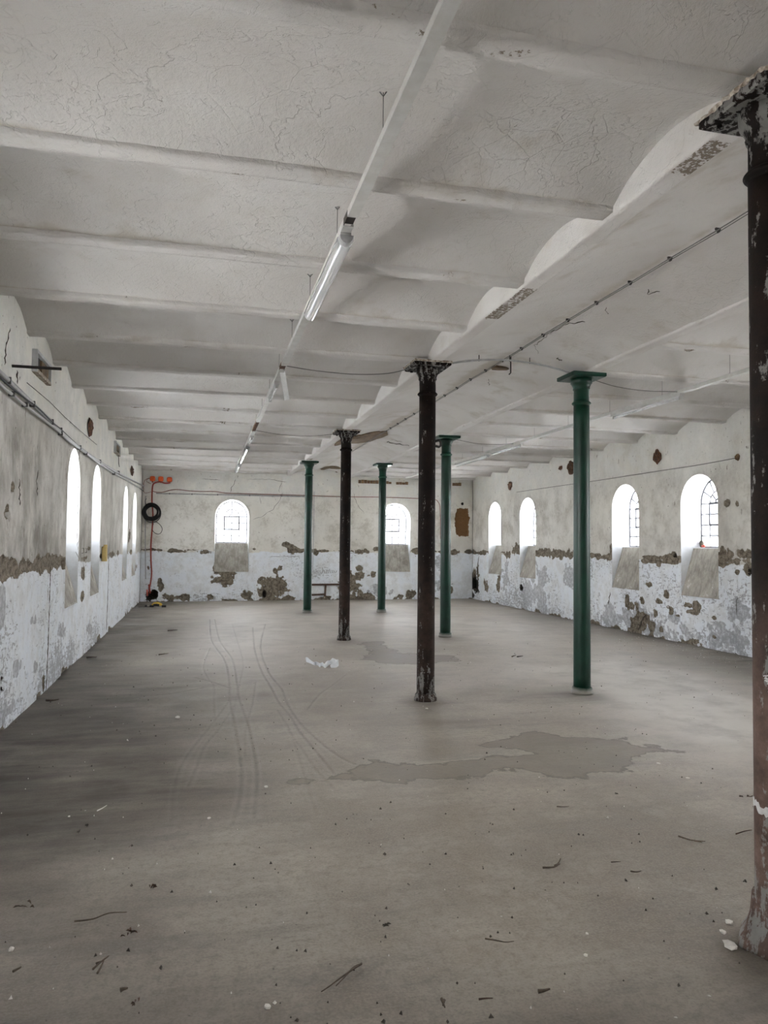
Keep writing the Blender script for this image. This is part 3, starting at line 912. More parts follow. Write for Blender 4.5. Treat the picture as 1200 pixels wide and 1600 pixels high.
def make_floor():
    xs = np.concatenate([np.arange(XL - 0.06, -0.4, 0.035), np.arange(-0.4, 1.75, 0.012), np.arange(1.75, XR + 0.06, 0.035), [XR + 0.06]])
    ys = np.concatenate([np.arange(YF - 0.06, 2.2, 0.12), np.arange(2.2, YB + 0.06, 0.03), [YB + 0.06]])
    X, Y = np.meshgrid(xs, ys, indexing='ij')
    Zf = 0.010 * (fbm(X * 0.8, Y * 0.8, 3, 71) - 0.5) + 0.003 * (fbm(X * 7, Y * 7, 3, 72) - 0.5)
    nx = fbm(X * 2.4, Y * 2.4, 4, 74)
    wet = np.full(X.shape, -9.0)
    for p in WET:
        wet = np.maximum(wet, poly_sdf(X, Y, p))
    wet = np.clip(wet / 0.12 + 2.6 * (nx - 0.5) + 1.8 * (fbm(X * 7, Y * 7, 3, 79) - 0.5), -1, 1)
    track = np.zeros(X.shape); tl = np.zeros(X.shape)
    for k, p in enumerate(TRK):
        D = line_dist(X, Y, [(a / 2, 900 + b / 2) for a, b in p])
        wd = 0.011 if k < 4 else 0.008
        fade = (1.0 if k < 4 else 0.6) * sstep(2.6, 6.0, Y) * (0.35 + 1.1 * fbm(X * 1.7, Y * 1.7, 3, 170 + k))
        track = np.maximum(track, fade * np.exp(-(D / wd) ** 2))
        tl = np.maximum(tl, fade * np.exp(-((D - 0.024) / 0.012) ** 2))
    for p in SCR:
        D = line_dist(X, Y, [(a / 2, 900 + b / 2) for a, b in p])
        track = np.maximum(track, 0.8 * np.exp(-(D / 0.018) ** 2))
    tl = tl * (1 - track)
    # dirt: left wall, oily left foreground (shade painted in here), wall and column feet
    def blob(px, py, rx, ry, rot=0):
        c = fl(px, py); a = fl(px + rx, py); b = fl(px, py - ry); d = fl(px, py + ry)
        r1 = math.hypot(a[0] - c[0], a[1] - c[1]); r2 = math.hypot(b[0] - d[0], b[1] - d[1]) / 2
        ax = (a - c)[:2] / r1; ay = np.array([-ax[1], ax[0]])
        u = ((X - c[0]) * ax[0] + (Y - c[1]) * ax[1]) / r1; v = ((X - c[0]) * ay[0] + (Y - c[1]) * ay[1]) / r2
        return np.exp(-(u * u + v * v))
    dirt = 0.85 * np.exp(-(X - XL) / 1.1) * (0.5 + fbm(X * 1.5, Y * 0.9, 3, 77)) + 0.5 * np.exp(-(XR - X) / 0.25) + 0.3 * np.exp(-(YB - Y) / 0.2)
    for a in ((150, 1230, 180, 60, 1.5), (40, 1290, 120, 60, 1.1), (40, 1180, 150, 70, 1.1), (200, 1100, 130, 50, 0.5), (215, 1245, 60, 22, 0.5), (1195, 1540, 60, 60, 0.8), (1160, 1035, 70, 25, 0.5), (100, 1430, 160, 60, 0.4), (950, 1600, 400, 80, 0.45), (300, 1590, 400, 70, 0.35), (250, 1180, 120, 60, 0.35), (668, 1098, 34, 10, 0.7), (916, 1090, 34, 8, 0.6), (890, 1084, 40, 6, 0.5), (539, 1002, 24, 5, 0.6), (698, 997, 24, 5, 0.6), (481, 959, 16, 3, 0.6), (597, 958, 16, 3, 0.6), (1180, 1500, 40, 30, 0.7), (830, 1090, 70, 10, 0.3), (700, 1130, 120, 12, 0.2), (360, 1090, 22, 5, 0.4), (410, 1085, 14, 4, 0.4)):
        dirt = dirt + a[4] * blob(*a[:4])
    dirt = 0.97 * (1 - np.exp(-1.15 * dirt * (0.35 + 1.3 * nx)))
    dust_glare = np.zeros(X.shape)  # worn dusty path plus window glare, put into the floor colour
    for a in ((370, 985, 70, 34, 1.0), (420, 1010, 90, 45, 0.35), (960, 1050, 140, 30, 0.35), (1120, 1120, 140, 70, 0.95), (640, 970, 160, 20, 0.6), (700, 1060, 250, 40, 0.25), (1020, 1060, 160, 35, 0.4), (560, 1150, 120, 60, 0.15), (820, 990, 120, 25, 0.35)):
        dust_glare = dust_glare + a[4] * blob(*a[:4])
    dust_glare = np.clip(dust_glare * (0.6 + 0.8 * nx), 0, 0.9)
    Zf = Zf - 0.004 * track
    me = mesh_np('floor', np.stack([X, Y, Zf], -1).reshape(-1, 3), grid_faces(len(xs), len(ys)))
    for k, a in (('wet', wet), ('track', track), ('tracklight', tl), ('dirt', dirt), ('dust_glare', dust_glare)):
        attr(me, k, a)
    o = link('floor', me, M['floor'])
    tag(o, 'bare grey-brown concrete floor with damp patches and cart tracks', 'floor', kind='structure')
    return o


floor = make_floor()

# ground outside
g_ = MB().add([(-60, -60, -0.9), (70, -60, -0.9), (70, 80, -0.9), (-60, 80, -0.9)], [(0, 1, 2, 3)]).build('ground', M['ground'])
tag(g_, 'pale gravel ground outside the building', 'ground', kind='structure')

# ------------------------------------------------------------------ ceiling: jack arches on cross beams
ceiling = empty('ceiling', (0, 0, ZC))
tag(ceiling, 'whitewashed jack-arch ceiling of shallow vaults between cross beams', 'ceiling', kind='structure')
BW = 0.125
KMIN, KMAX = -6, 15
BY = [BEAM0 + BEAMS * k for k in range(KMIN, KMAX + 1)]
GW = 0.065


def vault_panel(x0, x1, ya, yb, sd, fine):
    st = 0.05 if fine else 0.12
    nx = int((x1 - x0) / st) + 1; ny = 19
    xs = np.linspace(x0, x1, nx)
    ts = np.concatenate([[0, .015, .03, .055], np.linspace(.09, .91, 17), [.945, .97, .985, 1.0]]); ny = len(ts)
    X, T = np.meshgrid(xs, ts, indexing='ij')
    Y = ya + (yb - ya) * T
    Z = ZC + 0.030 + 0.150 * (1 - (2 * T - 1) ** 2) ** 0.92
    Z = Z + 0.020 * (fbm(X * 0.9, Y * 0.9, 3, 91 + sd) - 0.5) + 0.008 * (fbm(X * 5, Y * 5, 3, 93) - 0.5)
    me = mesh_np('vault', np.stack([X, Y, Z - ZC], -1).reshape(-1, 3), grid_faces(nx, ny)[:, ::-1])
    stn = 0.75 * (fbm(X * 0.8, Y * 0.8, 4, 95) - 0.52) + (0.2 + 0.5 * fbm(X * 0.9, Y * 0.3, 3, 97)) * np.exp(-(1 - T) * (yb - ya) / 0.022) - 0.15
    attr(me, 'stain', stn); attr(me, 'rust', np.full(X.shape, -1.0))
    return link('vault', me, M['ceil'], ceiling)


def beam_strip(x0, x1, yc, sd, fine):
    st = 0.04 if fine else 0.12
    nx = int((x1 - x0) / st) + 1
    xs = np.linspace(x0, x1, nx)
    prof = [(-BW / 2 - 0.004, 0.06), (-BW / 2 - 0.001, 0.018), (-BW / 2 + 0.006, 0.001), (-0.02, 0.0), (0.02, 0.0), (BW / 2 - 0.006, 0.001), (BW / 2 + 0.001, 0.018), (BW / 2 + 0.004, 0.06)]
    X = np.repeat(xs[:, None], len(prof), 1)
    Y = yc + np.array([p[0] for p in prof])[None, :] + 0.012 * (fbm(X * 6, np.array([p[0] for p in prof])[None, :] * 40 + sd, 3, 101 + sd) - 0.5)
    Z = np.array([p[1] for p in prof])[None, :] + 0.010 * (fbm(X * 4, X * 0 + sd * 3.3, 3, 103) - 0.5)
    me = mesh_np('beam', np.stack([X, Y, Z], -1).reshape(-1, 3), grid_faces(nx, len(prof))[:, ::-1])
    attr(me, 'stain', 0.5 * (fbm(X * 1.1, Y * 3, 3, 105) - 0.55)); attr(me, 'rust', np.clip(-0.9 + 1.2 * (fbm(X * 3.1 + sd * 5, Y * 9, 3, 107) - 0.5) * 2, -1, 0.3))
    return link('beam', me, M['ceil'], ceiling)


for (xa, xb) in ((XL - 0.03, XB - GW + 0.005), (XG + GW - 0.005, XR + 0.03)):
    for k in range(len(BY)):
        fine = BY[k] > 1.0
        beam_strip(xa, xb, BY[k], k, fine)
        if k + 1 < len(BY):
            vault_panel(xa, xb, BY[k] + BW / 2 - 0.004, BY[k + 1] - BW / 2 + 0.004, k + (50 if xa > 0 else 0), fine)
    # last slivers against the end walls
    vault_panel(xa, xb, BY[-1] + BW / 2 - 0.004, YB + 0.05, 200, False)


def center_vault():
    x0, x1 = XB + GW - 0.01, XG - GW + 0.01
    ys = np.concatenate([np.arange(YF - 0.02, 2.4, 0.15), np.arange(2.4, YB + 0.02, 0.06), [YB + 0.02]])
    ts = np.linspace(0, 1, 27)
    T, Y = np.meshgrid(ts, ys, indexing='ij')
    X = x0 + (x1 - x0) * T
    Z = 0.0 + 0.175 * (1 - (2 * T - 1) ** 2) ** 0.95
    Z = Z + 0.024 * (fbm(X * 0.8, Y * 0.8, 3, 111) - 0.5) + 0.008 * (fbm(X * 5, Y * 5, 3, 113) - 0.5)
    # plaster fallen off near the third column: a shallow recess
    me = mesh_np('vault', np.stack([X, Y, Z], -1).reshape(-1, 3), grid_faces(len(ts), len(ys)))
    crown = np.exp(-((X - 3.16) / 0.07) ** 2)
    attr(me, 'stain', 0.6 * (fbm(X * 1.2, Y * 0.5, 4, 115) - 0.55) + 0.42 * crown * (0.4 + fbm(X * 3, Y * 1.0, 3, 117)))
    attr(me, 'rust', np.full(X.shape, -1.0))
    return link('vault', me, M['ceil'], ceiling)


center_vault()
MB().box((XL / 2 + XR / 2, YF / 2 + YB / 2, 4.10 - ZC), (XR - XL + 1.1, YB - YF + 1.1, 0.1)).build('roof_slab', M['exterior'], ceiling)


# ------------------------------------------------------------------ girders
def girder(xc, rusts, label):
    ys = np.concatenate([np.arange(YF - 0.02, 2.0, 0.12), np.arange(2.0, YB + 0.03, 0.03)])
    prof = [(-GW, 0.36), (-GW, 0.16), (-GW, 0.08), (-GW - 0.002, 0.03), (-GW + 0.002, 0.008), (-GW + 0.010, 0.0)] + [(-GW + 0.010 + (2 * GW - 0.02) * k / 6, 0.0) for k in range(1, 7)] + [(GW - 0.002, 0.008), (GW + 0.002, 0.03), (GW, 0.08), (GW, 0.36)]
    A = np.array(prof)
    Yg, I = np.meshgrid(ys, np.arange(len(prof)), indexing='ij')
    X = xc + A[I, 0]; Z = A[I, 1]
    jit = 0.010 * (fbm(Yg * 5, I * 0.7, 3, 121) - 0.5)
    X = X + np.where(I < 6, jit, 0) + np.where(I > 11, jit, 0); Z = Z + np.where(I < 12, 0.006 * (fbm(Yg * 7, I * 0.5, 3, 123) - 0.5), 0)
    me = mesh_np('girder', np.stack([X - xc, Yg, Z], -1).reshape(-1, 3), grid_faces(len(ys), len(prof)))
    ru = np.full(X.shape, -1.0)
    for (ya, yb) in rusts:
        d = np.minimum(Yg - ya, yb - Yg) / 0.10
        ru = np.maximum(ru, np.clip(d, -1, 0.05))
    ru = np.where((I >= 5) & (I <= 11), ru + 0.35 * (fbm(X * 12, Yg * 5, 3, 125) - 0.5), -1)
    ru = np.maximum(ru, np.where((I >= 4) & (I <= 5), -0.52 + 1.3 * (fbm(Yg * 2.2, Yg * 0 + xc, 4, 127) - 0.5), -1))
    attr(me, 'rust', ru); attr(me, 'stain', 0.5 * (fbm(X * 1.1, Yg * 1.3, 3, 129) - 0.6))
    o = link('girder', me, M['ceil'], None, (xc, 0, ZG))
    return tag(o, label, 'girder', kind='structure')


def gy(px, py):
    return float(hit(px, py, 2, ZG)[1])


girder(XB, [(gy(1105, 218), gy(1038, 268)), (gy(826, 450), gy(757, 497)), (16.2, 16.5)], 'whitewashed girder on the left row of columns, with rusty patches')
girder(XG, [], 'whitewashed girder resting on the row of green columns')

# ================================================================== COLUMNS
def make_column(x, y, mat, label, group, style):
    root = empty('iron_column', (x, y, 0))
    tag(root, label, 'column', group, 'thing')
    r0, r1 = 0.092, 0.086
    if style == 'crusted':
        foot = [(0.155, 0.0), (0.150, 0.03), (0.125, 0.07), (0.108, 0.12), (0.098, 0.20)]
    else:
        foot = [(0.118, 0.0), (0.117, 0.025), (0.110, 0.035), (0.108, 0.06), (0.097, 0.075)]
    fb = MB().lathe(foot, 32)
    if style == 'crusted':
        fb.xform(lambda p: Vector((p.x * (1 + 0.10 * math.sin(5 * math.atan2(p.y, p.x) + 9 * p.z)), p.y * (1 + 0.10 * math.sin(4 * math.atan2(p.y, p.x))), p.z)))
    fb.build('foot', mat, root, True)
    prof = [(r0 + (r1 - r0) * k / 24, 0.06 + (3.13 - 0.06) * k / 24) for k in range(25)]
    MB().lathe(prof, 32).build('shaft', mat, root, True)
    ring = [(r1, 3.125)] + [(r1 + 0.019 * math.sin(PI * k / 8), 3.135 + 0.042 * k / 8) for k in range(9)] + [(r1, 3.186)]
    MB().lathe(ring, 32).build('collar', mat, root, True)
    cap = [(r1 - 0.002, 3.17), (r1 - 0.002, 3.30), (r1 + 0.004, 3.302), (r1 + 0.008, 3.315), (r1 + 0.004, 3.328), (r1 + 0.010, 3.345), (r1 + 0.022, 3.368), (r1 + 0.030, 3.375), (r1 + 0.032, 3.395), (r1 + 0.034, 3.43)]
    cb = MB().lathe(cap, 32)
    if style != 'clean':
        rnd = random.Random(int(y * 10))
        cb.xform(lambda p: Vector((p.x * (1 + 0.05 * (rnd.random() - 0.3)), p.y * (1 + 0.05 * (rnd.random() - 0.3)), p.z)))
    co = cb.build('capital', mat, root, True)
    # square bearing plate with a bevelled lower edge
    h = 0.195
    pb = MB()
    lv = [(h - 0.010, 3.425), (h, 3.433), (h, 3.468)]
    vs = [(sx * a, sy * a, z) for a, z in lv for sx, sy in ((-1, -1), (1, -1), (1, 1), (-1, 1))]
    fs = [(3, 2, 1, 0), (8, 9, 10, 11)] + [(k * 4 + j, k * 4 + (j + 1) % 4, (k + 1) * 4 + (j + 1) % 4, (k + 1) * 4 + j) for k in range(2) for j in range(4)]
    pb.add(vs, fs)
    po = pb.build('bearing_plate', mat, root)
    if style != 'clean':
        # bolt heads on the underside, crumbling mortar over the plate
        for sx in (-1, 1):
            for sy in (-1, 1):
                MB().lathe([(0.016, 0), (0.016, 0.014), (0.010, 0.018)], 6, (sx * 0.135, sy * 0.135, 3.409)).build('bolt', mat, po)
        rnd = random.Random(int(y * 31))
        mm = MB()
        n = 22
        ringp = []
        for lvl, (hh, z) in enumerate(((0.200, 3.452), (0.206, 3.466), (0.185, 3.478), (0.12, 3.486))):
            for k in range(4 * n):
                side, t = divmod(k, n)
                t = -1 + 2 * t / n
                q = [(t, -1), (1, t), (-t, 1), (-1, -t)][side]
                jz = 0 if lvl == 0 else 0.010 * (rnd.random() - 0.5)
                j = 0.018 * (rnd.random() - 0.4)
                ringp.append((q[0] * (hh + j), q[1] * (hh + j), z + jz))
        m4 = 4 * n
        mm.add(ringp, [(l * m4 + k, l * m4 + (k + 1) % m4, (l + 1) * m4 + (k + 1) % m4, (l + 1) * m4 + k) for l in range(3) for k in range(m4)])
        mm.build('mortar_rim', M['mortar'], root)
    else:
        rnd = random.Random(int(y * 31))
        mm = MB()
        n = 12; ringp = []
        for lvl, (hh, z) in enumerate(((0.185, 3.46), (0.17, 3.474), (0.12, 3.486))):
            for k in range(4 * n):
                side, t = divmod(k, n); t = -1 + 2 * t / n
                q = [(t, -1), (1, t), (-t, 1), (-1, -t)][side]; j = 0.016 * (rnd.random() - 0.5)
                ringp.append((q[0] * (hh + j), q[1] * (hh + j), z))
        m4 = 4 * n
        mm.add(ringp, [(l * m4 + k, l * m4 + (k + 1) % m4, (l + 1) * m4 + (k + 1) % m4, (l + 1) * m4 + k) for l in range(2) for k in range(m4)])
        mm.build('plaster_rim', M['reveal'], root)
    return root


RG_ = 'rust-brown iron columns of the left row'
GG_ = 'green painted iron columns'
colB1 = make_column(2.28, 2.55, M['rust_rubbed'], 'nearest rusty iron column, cut by the right edge of the picture', RG_, 'crusted')
colB2 = make_column(2.245, 7.29, M['rust'], 'rust-brown iron column with flaking white capital, second in the left row', RG_, 'flaky')
colB3 = make_column(2.295, 12.05, M['rust'], 'rust-brown iron column in front of the bare board on the vault', RG_, 'flaky')
colB4 = make_column(2.345, 16.84, M['green'], 'farthest green column of the left row, beside the low pipe frame', GG_, 'clean')
colG2 = make_column(4.015, 7.29, M['green'], 'nearest and largest green iron column', GG_, 'clean')
colG3 = make_column(4.09, 12.15, M['green'], 'green iron column partly hidden by the rusty column', GG_, 'clean')
colG4 = make_column(4.07, 16.75, M['green'], 'green iron column in front of the end wall window', GG_, 'clean')
# marks on the nearest column
ang = lambda a, r, z: (r * math.cos(a), r * math.sin(a), z)
wb = MB()
vs = []; fs = []
a0, a1 = math.radians(120), math.radians(330)
N = 40
for k in range(N + 1):
    a = a0 + (a1 - a0) * k / N
    zc_ = 0.585 - 0.11 * (k / N) + 0.006 * math.sin(k * 0.9) + 0.004 * math.sin(k * 2.9); t_ = 0.016 + 0.005 * math.sin(k * 1.3) + 0.004 * math.sin(k * 3.1)
    vs += [ang(a, 0.0935, zc_ - t_), ang(a, 0.0935, zc_ + t_)]
fs = [(2 * k, 2 * k + 2, 2 * k + 3, 2 * k + 1) for k in range(N)]
wb.add(vs, fs).build('white_paint_band', M['chalk'], colB1, True)
sq = MB()
pts = []
rnd = random.Random(9)
for k in range(30):
    t = k / 29
    a = math.radians(204 + 24 * t + (10 if k % 2 else -8) * (0.5 + rnd.random())); z = 1.085 - 0.085 * t + 0.020 * (rnd.random() - 0.5)
    pts.append(ang(a, 0.0925, z))
pts = spline(pts, 3)
sq.tube(pts, 0.0022, 4).build('white_scribble', M['chalk'], colB1)
# black hook on the second rusty column
hk = MB()
hk.tube([(0.07, -0.03, 2.66), (0.115, -0.04, 2.675), (0.135, -0.04, 2.655), (0.135, -0.04, 2.62), (0.115, -0.04, 2.605), (0.08, -0.035, 2.615)], 0.013, 7)
hk.build('hook', M['black_iron'], colB2, True)


# ================================================================== CEILING SERVICES
def fixture(name, x, ya, yb, ztop, label, group, cover=True):
    """batten light: steel housing under the trunking, tube and clear cover"""
    root = empty(name, (x, (ya + yb) / 2, ztop))
    tag(root, label, 'light', group)
    L = yb - ya
    MB().box((0, 0, -0.016), (0.062, L, 0.030)).build('housing', M['white_metal'], root)
    tube_ = MB().tube([(0, -L / 2 + 0.05, -0.055), (0, L / 2 - 0.05, -0.055)], 0.013, 10).build('tube', M['tube_white'], root, True)
    for s in (-1, 1):
        MB().box((0, s * (L / 2 - 0.03), -0.05), (0.03, 0.03, 0.045)).build('lamp_holder', M['white_metal'], root)
    if cover:
        N = 12
        for s in (-1, 1):
            cap = MB()
            pr = [(0.046 * math.cos(PI + PI * k / N), -0.030 + 0.058 * math.sin(PI + PI * k / N)) for k in range(N + 1)]
            vs = [(p[0], s * (L / 2 - 0.03), p[1]) for p in pr] + [(p[0] * 0.86, s * (L / 2 + 0.035), -0.030 + (p[1] + 0.030) * 0.8) for p in pr]
            m = N + 1
            cap.add(vs, [(k, k + 1, m + k + 1, m + k) for k in range(N)] + [tuple(range(m)), tuple(range(2 * m - 1, m - 1, -1)), (0, m, 2 * m - 1, N)])
            cap.build('end_cap', M['grey_metal'], root, False)
        vs = []; fs = []
        pr = [(0.047 * math.cos(PI + PI * k / N), -0.030 + 0.060 * math.sin(PI + PI * k / N)) for k in range(N + 1)]
        pi_ = [(p[0] * 0.95, -0.030 + (p[1] + 0.030) * 0.95) for p in pr]
        m = N + 1
        for yy in (-L / 2 + 0.0, L / 2 - 0.0):
            vs += [(p[0], yy, p[1]) for p in pr] + [(p[0], yy, p[1]) for p in pi_]
        for k in range(N):
            fs += [(k, k + 1, 2 * m + k + 1, 2 * m + k), (m + k + 1, m + k, 3 * m + k, 3 * m + k + 1)]
        fs += [(0, 2 * m, 3 * m, m), (N, m + N, 3 * m + N, 2 * m + N)]
        MB().add(vs, fs).build('clear_cover', M['cover'], root, True)
    return root


def trunking(name, x, segs, z, label, hooks, gaps):
    root = empty(name, (x, 8.0, z))
    tag(root, label, 'trunking', None, 'thing')
    for (ya, yb) in segs:
        b = MB()
        # U-channel lid: bottom and two sides
        yc, L = (ya + yb) / 2 - 8.0, yb - ya
        b.box((0, yc, 0.0), (0.058, L, 0.004)).box((-0.028, yc, 0.020), (0.003, L, 0.040)).box((0.028, yc, 0.020), (0.003, L, 0.040))
        b.build('channel_length', M['white_metal'], root)
    for (ya, yb, mt) in gaps:
        b = MB().box((0, (ya + yb) / 2 - 8, 0.024), (0.050, yb - ya, 0.022))
        b.box((-0.028, (ya + yb) / 2 - 8, 0.020), (0.003, yb - ya, 0.040))
        b.build('open_channel', mt, root)
    for k, yh in enumerate(hooks):
        h = MB()
        t = (yh - BEAM0) / BEAMS % 1.0
        zt = ZC + 0.030 + 0.150 * (1 - (2 * t - 1) ** 2) - z
        h.tube([(0.0, yh - 8, 0.038), (0.0, yh - 8, zt + 0.02)], 0.002, 5)
        h.tube([(-0.028, yh - 8, 0.036), (0.0, yh - 8, 0.052), (0.028, yh - 8, 0.036)], 0.002, 5)
        h.tube([(-0.02, yh - 8, zt + 0.004), (0.0, yh - 8, zt - 0.018), (0.015, yh - 8.01, zt + 0.004)], 0.0035, 5)
        h.build('hanger', M['dark_grey'], root)
    return root


ZT = 3.39
XT = 0.765
trunking('cable_trunking', XT, [(-3.8, 0.6), (0.6, 2.62), (2.62, 3.60), (3.60, 3.90), (4.02, 5.62), (5.62, 7.42), (7.62, 8.15), (8.15, 9.2), (9.2, 11.05), (12.05, 13.1), (13.1, 15.0), (15.0, 17.2), (17.2, 18.75)], ZT,
         'long white steel trunking hung along the left bay of the ceiling', [BEAM0 + BEAMS * (k + 0.55) for k in range(-5, 14)],
         [(3.90, 4.02, M['black_iron']), (7.42, 7.62, M['rustplate']), (11.05, 12.05, M['rustplate'])])
FG = 'batten lights on the left trunking'
fixture('fluorescent_light', XT, 4.10, 5.55, ZT - 0.002, 'largest strip light in a clear grey cover, nearest on the left trunking', FG)
fixture('fluorescent_light', XT, 8.15, 9.05, ZT - 0.002, 'strip light just beyond the dangling white lid', FG, False)
fixture('fluorescent_light', XT, 12.45, 13.30, ZT - 0.002, 'bare strip light beyond the rust-coloured gap in the trunking', FG, False)
fixture('fluorescent_light', XT, 13.75, 16.15, ZT - 0.002, 'glossy covered strip light far along the left trunking', FG)
fixture('fluorescent_light', XT, 16.9, 18.5, ZT - 0.002, 'farthest strip light at the end of the left trunking', FG)
# dangling lid
lid = MB()
lp = Vector((XT + 0.015, 7.72, ZT + 0.0))
R = Matrix.Rotation(math.radians(-12), 3, 'Y') @ Matrix.Rotation(math.radians(14), 3, 'X')
lid.box((0, 0, -0.14), (0.055, 0.004, 0.30)).box((-0.026, 0.008, -0.14), (0.003, 0.016, 0.30)).box((0.026, 0.008, -0.14), (0.003, 0.016, 0.30))
lid.xform(lambda p: R @ p)
tag(lid.build('trunking_lid', M['tube_white'], None, False, lp), 'short white trunking lid dangling below the open gap', 'lid')

XT2 = 5.40
trunking('cable_trunking', XT2, [(-3.8, 4.2), (4.2, 6.9), (6.9, 9.9), (9.9, 12.2), (12.2, 14.1), (14.1, 16.6), (16.6, 19.4)], ZT,
         'thin grey-white trunking hung along the right bay of the ceiling', [BEAM0 + BEAMS * (k + 0.45) for k in range(-5, 14)], [])
FG2 = 'batten lights on the right trunking'
fixture('fluorescent_light', XT2, 7.45, 8.95, ZT - 0.002, 'narrow white strip light on the right trunking, behind the large green column', FG2, False)
fixture('fluorescent_light', XT2, 11.9, 13.3, ZT - 0.002, 'white strip light midway along the right trunking', FG2, False)
fixture('fluorescent_light', XT2, 13.5, 15.3, ZT - 0.002, 'grey covered strip light on the far right trunking', FG2)


def wire(name, pts, r, mat, label, cat='wire', n=5, sub=6, group=None):
    o = MB().tube(spline(pts, sub), r, n).build(name, mat, None, True)
    return tag(o, label, cat, group)


def czl(px, py, z):
    return tuple(hit(px, py, 2, z))


wire('ceiling_wire', [(XT + 0.02, 7.5, 3.41), (1.1, 7.46, 3.37), (1.5, 7.42, 3.35), (1.85, 7.36, 3.37), (2.10, 7.31, 3.44)], 0.0045, M['wire'], 'thin grey wire sagging from the left trunking to the second rusty column')
wire('ceiling_wire', [(XT + 0.02, 12.0, 3.41), (1.2, 12.0, 3.36), (1.7, 12.02, 3.36), (2.12, 12.05, 3.42)], 0.0045, M['wire'], 'thin wire sagging from the left trunking to the farther rusty column')
wire('ceiling_wire', [(4.19, 7.33, 3.44), (4.5, 7.4, 3.40), (4.9, 7.45, 3.385), (5.37, 7.5, 3.41)], 0.0045, M['wire'], 'thin wire from the nearest green column to the right trunking')
wire('ceiling_wire', [(4.27, 12.15, 3.43), (4.7, 12.2, 3.38), (5.1, 12.2, 3.385), (5.38, 12.2, 3.41)], 0.0045, M['wire'], 'thin wire from the half-hidden green column to the right trunking')
# arched conduit between the two columns across the vault
pts = []
for k in range(13):
    t = k / 12; x = 2.44 + (3.83 - 2.44) * t
    pts.append((x, 7.22, 3.475 + 0.085 * (1 - (2 * t - 1) ** 2)))
cr = empty('cross_conduit', (2.44, 7.22, 3.475))
tag(cr, 'grey conduit bowed across the vault between rusty and green column', 'conduit')
MB().tube([Vector(p) - Vector((2.44, 7.22, 3.475)) for p in pts], 0.011, 8).build('pipe', M['grey_metal'], cr, True)
for k in (3, 6, 8):
    MB().tube([(pts[k][0] - 2.44, 0, pts[k][2] - 3.475 - 0.012), (pts[k][0] - 2.44, 0, pts[k][2] - 3.475 + 0.055)], 0.005, 5).build('clip', M['black_iron'], cr)
# cable along the crown of the vault, on porcelain knobs
cc = empty('crown_cable', (3.16, 8, 3.60))
tag(cc, 'dark cable fixed along the crown of the middle vault', 'cable')
rnd = random.Random(5)
ys = np.arange(0.5, 16.5, 0.5)
def crown_z(y):
    return ZC + 0.175 + 0.024 * (float(fbm(np.array([3.16 * 0.8]), np.array([y * 0.8]), 3, 111)[0]) - 0.5) - 0.034
for off, r in ((0.0, 0.0042), (0.022, 0.0035)):
    MB().tube([(off + 0.006 * rnd.random(), y - 8, crown_z(y) - 3.60 - 0.004 * (i % 2)) for i, y in enumerate(ys)], r, 5).build('strand', M['wire'], cc, True)
for y in ys[::1]:
    if 2.5 < y < 13:
        b = MB().box((0.012, y - 8, crown_z(y) - 3.60 + 0.008), (0.036, 0.012, 0.014)).box((0.016, y - 8, crown_z(y) - 3.60 - 0.008), (0.008, 0.022, 0.014))
        b.build('clip', M['black_iron'], cc)
# junction box and dangling rod under the vault crown
p = hit(781, 577, 2, 3.63)
jb = MB()
vsn = []
for k in range(14):
    a = 2 * PI * k / 14; rr = 0.085 * (1 + 0.35 * (rnd.random() - 0.5))
    vsn.append((rr * 1.25 * math.cos(a), rr * 0.8 * math.sin(a), 0.0))
jb.add(vsn + [(v[0] * 0.8, v[1] * 0.8, 0.03) for v in vsn], [tuple(range(14))] + [(k, (k + 1) % 14, 14 + (k + 1) % 14, 14 + k) for k in range(14)])
tag(jb.build('plaster_hole', M['wood'], None, False, tuple(p)), 'ragged brown hole in the vault between the two front columns', 'hole', None, 'structure')
q = hit(798, 585, 1, 7.35)
tag(MB().tube([(q[0], q[1], 3.64), (q[0], q[1], 3.46), (q[0] - 0.02, q[1], 3.44)], 0.008, 5).build('hanging_rod', M['black_iron']), 'short dark rod hanging from the vault between the front columns', 'rod')


# bare boards where vault plaster has fallen
def slab_from(pts_px, z, name, mat, th, parent, plane='z', rag=0.25, piece=1):
    P = [np.array(hit(a, b, 2, z)) for a, b in pts_px]
    P = [np.array(v) for v in spline(P + [P[0]], 4)][:-1]
    rr = random.Random(len(pts_px) * 13)
    c = sum(P) / len(P)
    vs = []
    for v in P:
        d = v - c; v2 = c + d * (1 + 0.10 * (rr.random() - 0.5)); vs.append((v2[0], v2[1], z))
    n = len(vs)
    off = Vector(parent.location)
    vv = [Vector(v) - off for v in vs] + [Vector((v[0], v[1], z + th)) - off for v in vs]
    return MB().add(vv, [tuple(range(n))] + [(k, (k + 1) % n, n + (k + 1) % n, n + k) for k in range(n)]).build(name, mat, parent)


